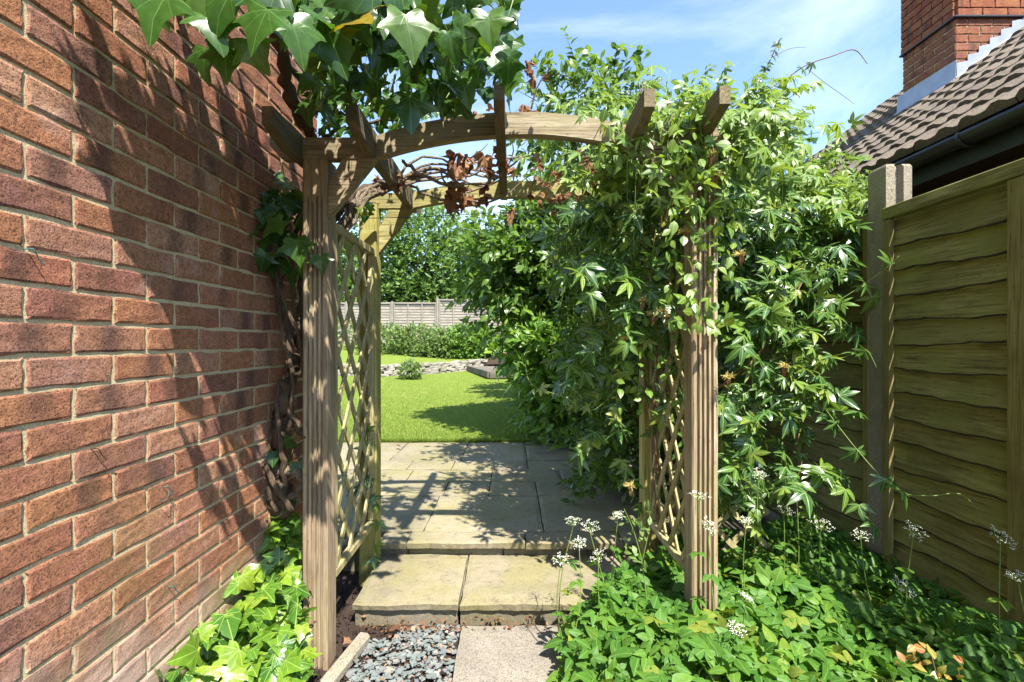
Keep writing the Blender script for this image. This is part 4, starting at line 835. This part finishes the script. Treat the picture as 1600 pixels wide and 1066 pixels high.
for px_, py_, d_ in ((1112,242,1.80), (1118,275,1.80), (1070,362,1.84), (1158,398,1.82), (1036,487,1.98), (1020,492,2.0), (1040,495,1.97), (1003,470,2.02), (975,530,2.0), (1225,573,1.98), (985,760,2.1), (1138,590,1.85)): dryflower(P(px_, py_, d_))
p0 = P(1028, 272, 1.82); s = MB()
for k in range(10):
    a = 2*math.pi*k/10; v, f, u = leaflet(.26, .1, .1); c_, s_2 = math.cos(a), math.sin(a); W_ = [Vector((q[0]*c_-q[1]*s_2, -q[2]*.3, q[0]*s_2+q[1]*c_))*.03 for q in v]; s.add([p0+Vector((w.x, w.z*.55-.002, w.z*.8)) for w in W_], f)
s.build('flower', M['petal'], pv); s = MB()
for k in range(30): a = 2*math.pi*k/30; s.tube([p0+Vector((0, -.004, .002)), p0+Vector((math.cos(a)*.012, -.008+.006*math.sin(a), math.sin(a)*.010)), p0+Vector((math.cos(a)*.019, -.008+.01*math.sin(a), math.sin(a)*.015))], .0007, 3, 2)
s.build('corona', M['purple'], pv)

# ================================================================== IVY
iv = empty('ivy_vine', (-.9, 2.1, 0), 'old climbing ivy with gnarled trunk on the wall and big hanging leaves', 'vine')
def itube(pts, rad, name, mat='bark', wob=.0055, n=9): w = [P(*p) for p in pts]; MB().tube(w, rad, n, 5, wob).build(name, M[mat], iv, True)
itube([(448,800,2.06), (432,770,2.05), (428,735,2.04), (436,690,2.03), (440,640,2.03), (455,590,2.02), (462,560,2.03)], [.045,.055,.045,.034,.030,.026,.022], 'trunk', wob=.009, n=14)
itube([(458,580,2.03), (448,500,2.05), (432,450,2.05), (440,400,2.06), (462,360,2.08), (470,300,2.12)], [.016,.014,.013,.013,.012,.010], 'stem'); itube([(460,570,2.05), (472,500,2.14), (478,420,2.18), (500,380,2.25), (530,330,2.3), (560,300,2.36), (600,285,2.42)], [.022,.020,.022,.026,.026,.022,.016], 'stem')
itube([(452,640,2.02), (470,675,1.98), (462,668,1.93), (476,685,1.9)], [.014,.010,.008,.005], 'stub'); itube([(436,705,2.02), (418,720,1.99), (410,728,1.96)], [.014,.009,.004], 'stub'); itube([(430,740,2.04), (462,735,2.0), (470,760,2.02), (450,780,2.04)], [.022,.018,.016,.012], 'stub', 'twig')
itube([(505,235,2.15), (480,200,2.0), (455,150,1.85), (440,90,1.7), (425,20,1.55), (410,-60,1.5)], [.020,.022,.024,.022,.018,.012], 'branch'); itube([(545,190,2.1), (510,160,2.0), (480,130,1.9), (450,100,1.75), (430,40,1.65)], [.010,.011,.012,.012,.010], 'branch'); itube([(505,215,2.1), (540,200,2.1), (600,190,2.1), (660,195,2.1)], [.008,.007,.006,.004], 'branch')
for k in range(9):
    j = lambda s_=8: rng.normal(0, s_); itube([(530+j(),380+j(),2.25), (545+j(),340+j(),2.3), (575+j(),305+j(),2.34), (620+j(),285+j(),2.36), (680+j(20),262+j(10),2.4), (740+j(25),275+j(18),2.42), (800+j(25),255+j(20),2.4)], [.013,.012,.011,.008,.006,.005,.003], 'twig', 'twig', .004, 6)
itube([(630,250,2.1), (660,275,2.12), (710,290,2.15), (770,280,2.2), (815,245,2.25)], [.007,.008,.007,.006,.004], 'twig', 'twig'); itube([(640,290,2.2), (690,312,2.25), (750,318,2.3), (800,300,2.35)], [.006,.006,.005,.003], 'twig', 'twig'); itube([(830,170,1.95), (838,140,1.95), (850,118,1.95), (856,110,1.95)], [.004,.0035,.003,.0015], 'twig', 'bark', 0, 5); itube([(700,330,2.4), (722,290,2.3), (745,235,2.1)], .0014, 'twig', 'twig', 0, 4)
for k in range(3):
    ph_ = k*2.1; itube([(x_+14*math.sin(ph_+i_*1.1), y_, 2.01+.04*math.cos(ph_+i_*1.1)) for i_, (x_, y_) in enumerate(((446,800), (432,760), (430,720), (438,670), (446,620), (458,570), (455,520), (445,460), (448,410), (460,350)))], [.012,.013,.011,.010,.009,.009,.008,.007,.006,.005], 'stem', 'bark', .003, 7)
# leaf clusters: (px range, py range, d range, count, size range)
def hang(x0, x1, y0, y1, d0, d1, n, s0, s1, tilt=(0,-.75,.45), rnd=.55, single=300, mat='ivy', dy=(0,-.15,-.9), dr=.45):
    q = np.array([P(rng.uniform(x0, x1), rng.uniform(y0, y1), rng.uniform(d0, d1)) for _ in range(n)]); q[:, 0] = np.maximum(q[:, 0], XW+.03)
    return q, unit(np.array(dy)+rng.normal(0, dr, (n, 3))), unit(np.array(tilt)+rng.normal(0, rnd, (n, 3))), rng.uniform(s0, s1, n)*.9
cl = [hang(500, 800, -70, 90, 1.2, 1.85, 200, .045, .10), hang(480, 720, 60, 165, 1.4, 1.9, 105, .04, .095), hang(640, 810, 60, 150, 1.4, 1.9, 60, .04, .09), hang(440, 640, -60, 40, 1.05, 1.5, 45, .08, .12), hang(500, 720, 140, 210, 1.95, 2.6, 190, .03, .06, rnd=.6), hang(480, 560, 60, 190, 1.9, 2.3, 50, .05, .08), hang(200, 460, -70, -10, .95, 1.15, 14, .08, .12)]
# leaves on the wall and trunk beside the post
cl += [hang(360, 470, 300, 430, 1.93, 2.02, 26, .055, .095, (.25,-.75,.5)), hang(395, 470, 270, 360, 1.95, 2.1, 24, .05, .08, (.25,-.75,.5)), hang(400, 470, 660, 740, 1.98, 2.08, 9, .05, .075, (.2,-.7,.5)), hang(555, 580, 310, 340, 2.2, 2.4, 8, .05, .07)]
# unseen ivy added above the picture, leaves placed to shape the wall shadow
def shade_ivy(n, y0, y1, z0, z1, out, s0=.07, s1=.11):
    q = np.stack([XW+.03+out*rng.random(n)**1.3, rng.uniform(y0, y1, n), rng.uniform(z0, z1, n)], 1); return q, unit(np.array([.2,-.2,-.9])+rng.normal(0, .4, (n, 3))), unit(np.array([.6,-.6,.55])+rng.normal(0, .35, (n, 3))), rng.uniform(s0, s1, n)
q = shade_ivy(1100, .5, 1.6, 1.6, 3.3, .36, .07, .115); q[0][:, 0] = rng.uniform(-.84, -.60, len(q[0])); of_ = q[0][:, 0]-XW; ds_ = q[0][:, 1]+2.0*of_; zs_ = q[0][:, 2]-3.24*of_      # where the leaf's shadow meets the wall
m_ = (q[0][:, 2] > H+.735*q[0][:, 1]+.06) & (zs_ > 1.66-1.27*(ds_-1.237)) & (zs_ < 2.1) & (rng.random(len(of_)) < np.clip((2.1-zs_)/.75, .10, 1)); cl += [tuple(a[m_] for a in q)]
for k in range(5): a_ = .7+.2*k; MB().tube([(-1.0, 1.45, 2.3), (-.86, 1.3, 2.5), (-.75, a_*.6+.5, 2.75), (-.70, a_, 3.1)], [.016, .012, .009, .004], 6, 4, .01).build('branch', M['bark'], iv, True)  # branches added to carry the unseen shading leaves
A = [np.concatenate([c[i] for c in cl]) for i in range(4)]; leaves(iv, *A, IVY, M['ivy'], 290, cell=18); pe = A[0]+A[3][:, None]*(np.array([0, .25, .9])+rng.normal(0, .35, A[0].shape)); stems(iv, pe, A[0], .0018, M['stem'], 'petioles')
hero = [((262,-8),.93,.115,(-.15,-.35,-.75),(.05,-.75,.55)), ((330,20),1.0,.095,(.3,-.2,-.8),(.2,-.8,.4)), ((418,14),.95,.105,(-.25,-.2,-.85),(.05,-.9,.35)), ((352,70),1.05,.085,(0,0,-1),(.2,-.85,-.2)), ((320,75),1.08,.08,(-.1,0,-1),(-.3,-.85,-.1)), ((385,60),1.03,.085,(.5,.1,-.8),(.3,-.8,-.2)), ((510,40),1.1,.135,(.35,-.15,-.9),(-.1,-.85,.4)), ((640,150),1.35,.115,(.05,0,-1),(0,-.9,.3)), ((575,0),1.2,.13,(.1,0,-1),(.4,-.8,.1)), ((765,70),1.4,.13,(.55,-.1,-.8),(-.1,-.9,.3)), ((690,60),1.35,.11,(.2,0,-1),(.3,-.8,.2)), ((455,30),1.0,.10,(.3,.1,-1),(.5,-.7,.1)), ((600,60),1.25,.12,(-.2,0,-1),(.5,-.8,.1)), ((720,120),1.4,.10,(.3,0,-1),(0,-.9,.3)), ((462,375),1.86,.115,(.25,-.2,-.9),(.1,-.85,.45)), ((440,345),1.88,.10,(-.6,-.2,-.5),(.1,-.7,.65)), ((500,400),1.85,.075,(.2,-.1,-1),(.2,-.9,.3)), ((400,360),1.9,.09,(-.8,-.1,-.3),(.1,-.6,.75)), ((415,395),1.92,.09,(-.3,0,-1),(.3,-.8,.3))]
for (px_, py_), d_, sz_, y_, n_ in hero:
    Fr = frames(unit(np.array(y_, float))[None], unit(np.array(n_, float))[None])[0]; o = bpy.data.objects.new('leaf', shape_mesh(IVY, int(rng.choice([0,1,2,4,5,6])), M['ivy'], 'leaf')); scene.collection.objects.link(o); o.parent = iv
    o.matrix_local = Matrix.Translation(P(px_, py_, d_)-iv.location) @ Matrix([list(Fr[k]) for k in range(3)]).to_4x4() @ Matrix.Scale(sz_*.9, 4)
# dry brown leaves hanging in the arch
dl = [hang(700, 840, 165, 215, 2.0, 2.35, 16, .05, .085, rnd=.7), hang(690, 800, 225, 330, 2.1, 2.4, 22, .06, .11, rnd=.8), hang(705, 800, 225, 270, 2.05, 2.25, 4, .10, .13, rnd=.5), hang(830, 930, 230, 340, 2.2, 2.6, 26, .04, .075, rnd=.8), hang(815, 850, 90, 140, 1.7, 1.8, 5, .03, .05, rnd=.8), hang(590, 640, 260, 300, 2.2, 2.35, 8, .04, .06, rnd=.8)]
A = [np.concatenate([c[i] for c in dl]) for i in range(4)]; CRUMP = []
for i in range(4):
    v, f, u = lobed(20+i); r_ = np.random.default_rng(i); v = v.copy(); v[:, 2] += .25*np.sin(v[:, 0]*6+i)*np.cos(v[:, 1]*5)-.9*v[:, 0]**2; v[:, 0] *= .62; v += r_.normal(0, .03, v.shape); CRUMP.append((v, f, u))
leaves(iv, *A, CRUMP, M['dry'], 100, name='dry_leaf', rest='dry_foliage')

ic = empty('ivy_clump', (-.85, 1.7, 0), 'bright young ivy growing at the foot of the wall by the left post', 'ivy')
n = 520; y = rng.uniform(1.12, 2.12, n); u = rng.random(n); hz = np.interp(y, [1.2, 1.45, 1.65, 1.9, 2.0, 2.1], [.30, .33, .36, .46, .60, .72]); ou = np.interp(y, [1.2, 1.5, 1.7, 1.85, 2.0, 2.1], [.22, .31, .29, .20, .12, .08])
x = XW+.02+ou*rng.random(n); z = .02+hz*(.25+.75*rng.random(n))*(1-.45*(x-XW)/(ou+.05)); q = np.stack([x, y, z], 1)
leaves(ic, q, unit(np.array([.25,-.55,-.35])+rng.normal(0, .5, (n, 3))), unit(np.array([.2,-.45,.8])+rng.normal(0, .3, (n, 3))), rng.uniform(.035, .095, n), IVY, M['ivy_young'], 300, cell=10)
stems(ic, np.stack([x, y, z*0], 1)[:120], q[:120], .003, M['stem'])
yc = empty('young_climber', (-.72, 2.58, 0), 'small climber on the rear left post of the arch', 'vine')
w = [P(578, 880, 2.54), P(588, 820, 2.53), P(575, 740, 2.53), P(572, 690, 2.53), P(576, 660, 2.53)]; MB().tube(w, .002, 5, 5).build('stem', M['stem'], yc, True)
q = np.array([P(*a) for a in ((575,668,2.5), (568,700,2.5), (572,750,2.5), (580,780,2.5), (588,790,2.5), (560,760,2.52), (592,815,2.5), (588,850,2.5), (582,872,2.5), (575,690,2.5))]); n = len(q)
leaves(yc, q, unit(np.array([.2,-.2,-.6])+rng.normal(0, .4, (n, 3))), unit(np.array([.1,-.8,.5])+rng.normal(0, .3, (n, 3))), rng.uniform(.045, .075, n), PALM, M['passion'], 50)

# ================================================================== GROUND ELDER AND UMBELS
ge = empty('ground_elder', (1.0, 1.9, 0), 'lush ground elder carpet filling the bottom right corner', 'ground cover')
n = 5000; y = rng.uniform(1.0, 2.75, n); lim = np.interp(y, [1.0, 1.5, 1.9, 2.15, 2.4, 2.75], [.12, .16, .20, .30, .62, .85]); x = lim+(1.80-lim)*rng.random(n)
hz = np.interp(y, [1.0, 1.6, 2.2, 2.75], [.27, .26, .24, .22])*np.clip((x-lim)/.22+.35, 0, 1); z = hz*(.35+.65*rng.random(n)**.5)+.05*np.sin(x*7)*np.cos(y*6)*(x > lim+.1)
ok = ~((x > .70) & (x < .83) & (y > 1.62) & (y < 2.0)) | (z < .06); x, y, z = x[ok], y[ok], z[ok]; n = len(x); ang = rng.uniform(0, 6.28, n); q = np.stack([x, y, np.maximum(z, .02)], 1)
leaves(ge, q, unit(np.stack([np.cos(ang)*.8, np.sin(ang)*.8-.45, rng.normal(-.15, .25, n)], 1)), unit(np.array([0,-.25,.9])+rng.normal(0, .40, (n, 3))), rng.uniform(.026, .052, n)+.045*rng.random(n)**2, TRI, M['elder'], 300, cell=20)
stems(ge, np.stack([x, y, z*0-.02], 1)[:900]+rng.normal(0, .02, (900, 3)), q[:900], .0022, M['stem'])
um = [(895,817,1.95,'far left umbel head over the step'), (905,850,1.9,'umbel head low over the patio riser'), (875,877,1.88,'lowest left umbel leaning over the step'), (935,872,1.9,'umbel head over the step, right of its neighbours'), (922,825,1.95,'topmost umbel of the group over the step'), (965,806,2.0,'small umbel beside the rear right post'), (1091,777,1.78,'white umbel in front of the right front post, upper'), (1106,823,1.76,'white umbel in front of the right front post, lower'), (1185,742,2.05,'tall white umbel right of the front post'), (1245,775,2.0,'white umbel under the passion vine, left of the concrete post'), (1165,815,1.95,'umbel just right of the post, above the leaves'), (1225,800,2.0,'umbel half lost in the passion tendrils'), (1345,838,1.85,'large flat white umbel left of the concrete post base'), (1427,832,1.8,'small umbel in front of the fence panel foot'), (1282,822,1.95,'umbel between the vine and the large flat umbel'), (1563,843,1.55,'white umbel at the right edge before the fence'), (1592,905,1.5,'umbel cut by the right edge of the picture'), (1165,935,1.62,'small umbel among the leaves right of the post foot'), (1150,985,1.5,'drooping umbel lying on the ground elder'), (1408,918,1.7,'tiny umbel in the shaded leaves by the fence')]
def umbel(px_, py_, d_, lb):
    p = np.array(P(px_, py_, d_)); b = np.array([p[0]+rng.normal(.03, .05), p[1]+rng.normal(.04, .05), .0]); e = empty('umbel_flower', b, 'white flowering '+lb, 'flower', 'white umbel flowers'); m_ = b*.45+p*.55+rng.normal(0, .018, 3)
    MB().tube([b, m_, p-np.array([0, 0, .02]), p], [.0030, .0022, .0015, .0012], 5, 4).build('stem', M['stem'], e, True); s, hd = MB(), MB(); sc = rng.uniform(.65, 1.15)*(1.25 if 'large' in lb else 1)
    for k in range(15):
        a = 2*math.pi*k/15*2.4; r_ = .036*sc*math.sqrt((k+.5)/15); c = p+np.array([math.cos(a)*r_, math.sin(a)*r_, .016*sc-r_*.25+rng.normal(0, .002)]); s.tube([p-np.array([0,0,.015]), c], .0006, 3, 1)
        for t in range(7):
            g = c+np.array([rng.normal(0, .0042), rng.normal(0, .0042), rng.normal(0, .0018)]); w_ = rng.uniform(.0013, .0024); th = rng.uniform(0, 3)
            hd.add([g+np.array([math.cos(th+i*math.pi/2)*w_, math.sin(th+i*math.pi/2)*w_, 0]) for i in range(4)]+[g+np.array([0, 0, w_*.6])], [(0,1,4), (1,2,4), (2,3,4), (3,0,4), (3,2,1,0)])
    tl_ = Matrix.Rotation(rng.uniform(0, .75), 3, 'X') @ Matrix.Rotation(rng.normal(0, .3), 3, 'Y'); s.v = [tuple(Vector(p)+tl_ @ (Vector(v)-Vector(p))) for v in s.v]; hd.v = [tuple(Vector(p)+tl_ @ (Vector(v)-Vector(p))) for v in hd.v]
    s.build('ray', M['stem'], e); hd.build('flower_head', M['petal'], e)
    for k in range(2):
        v, f, u_ = TRI[k]; t = .45+.25*k; c = b*(1-t)+p*t; o = link('leaf', shape_mesh(TRI, k, M['elder'], 'leaf'), e, None, c); o.scale = (.045,)*3; o.rotation_euler = (rng.normal(.2, .3), rng.normal(0, .3), rng.uniform(0, 6.28))
for a in um: umbel(*a)
ws = empty('weed_stalk', P(1010, 940, 2.0), 'thin weed stalk with narrow pale leaves over the step', 'weed')
w = [P(1012, 950, 1.98), P(1003, 880, 1.98), P(990, 830, 1.97), P(975, 795, 1.96)]; MB().tube(w, [.003, .0025, .002, .001], 5, 5).build('stem', M['stem'], ws, True); w = [P(1003, 880, 1.98), P(1015, 820, 1.98), P(1012, 790, 1.98)]; MB().tube(w, [.002, .0015, .001], 5, 5).build('stem', M['stem'], ws, True)
q = np.array([P(rng.uniform(975, 1015), rng.uniform(795, 900), 1.97) for _ in range(40)]); leaves(ws, q, unit(rng.normal(0, .6, (40, 3))+np.array([0, 0, .5])), unit(np.array([0,-.7,.6])+rng.normal(0, .4, (40, 3))), rng.uniform(.02, .04, 40), LANCE, M['bush'], 0)
rs = empty('rose_seedling', P(1460, 1060, 1.45), 'red tinged rose seedling among the ground elder', 'rose'); w = [P(1480, 1090, 1.42), P(1462, 1050, 1.4), P(1455, 1020, 1.4)]; MB().tube(w, .0018, 5, 4).build('stem', M['stem_red'], rs, True)
q = np.array([P(rng.uniform(1400, 1520), rng.uniform(1010, 1060), rng.uniform(1.36, 1.42)) for _ in range(26)]); leaves(rs, q, unit(rng.normal(0, .6, (26, 3))), unit(np.array([0,-.6,.8])+rng.normal(0, .3, (26, 3))), rng.uniform(.022, .04, 26), OVAL, M['rose'], 30)
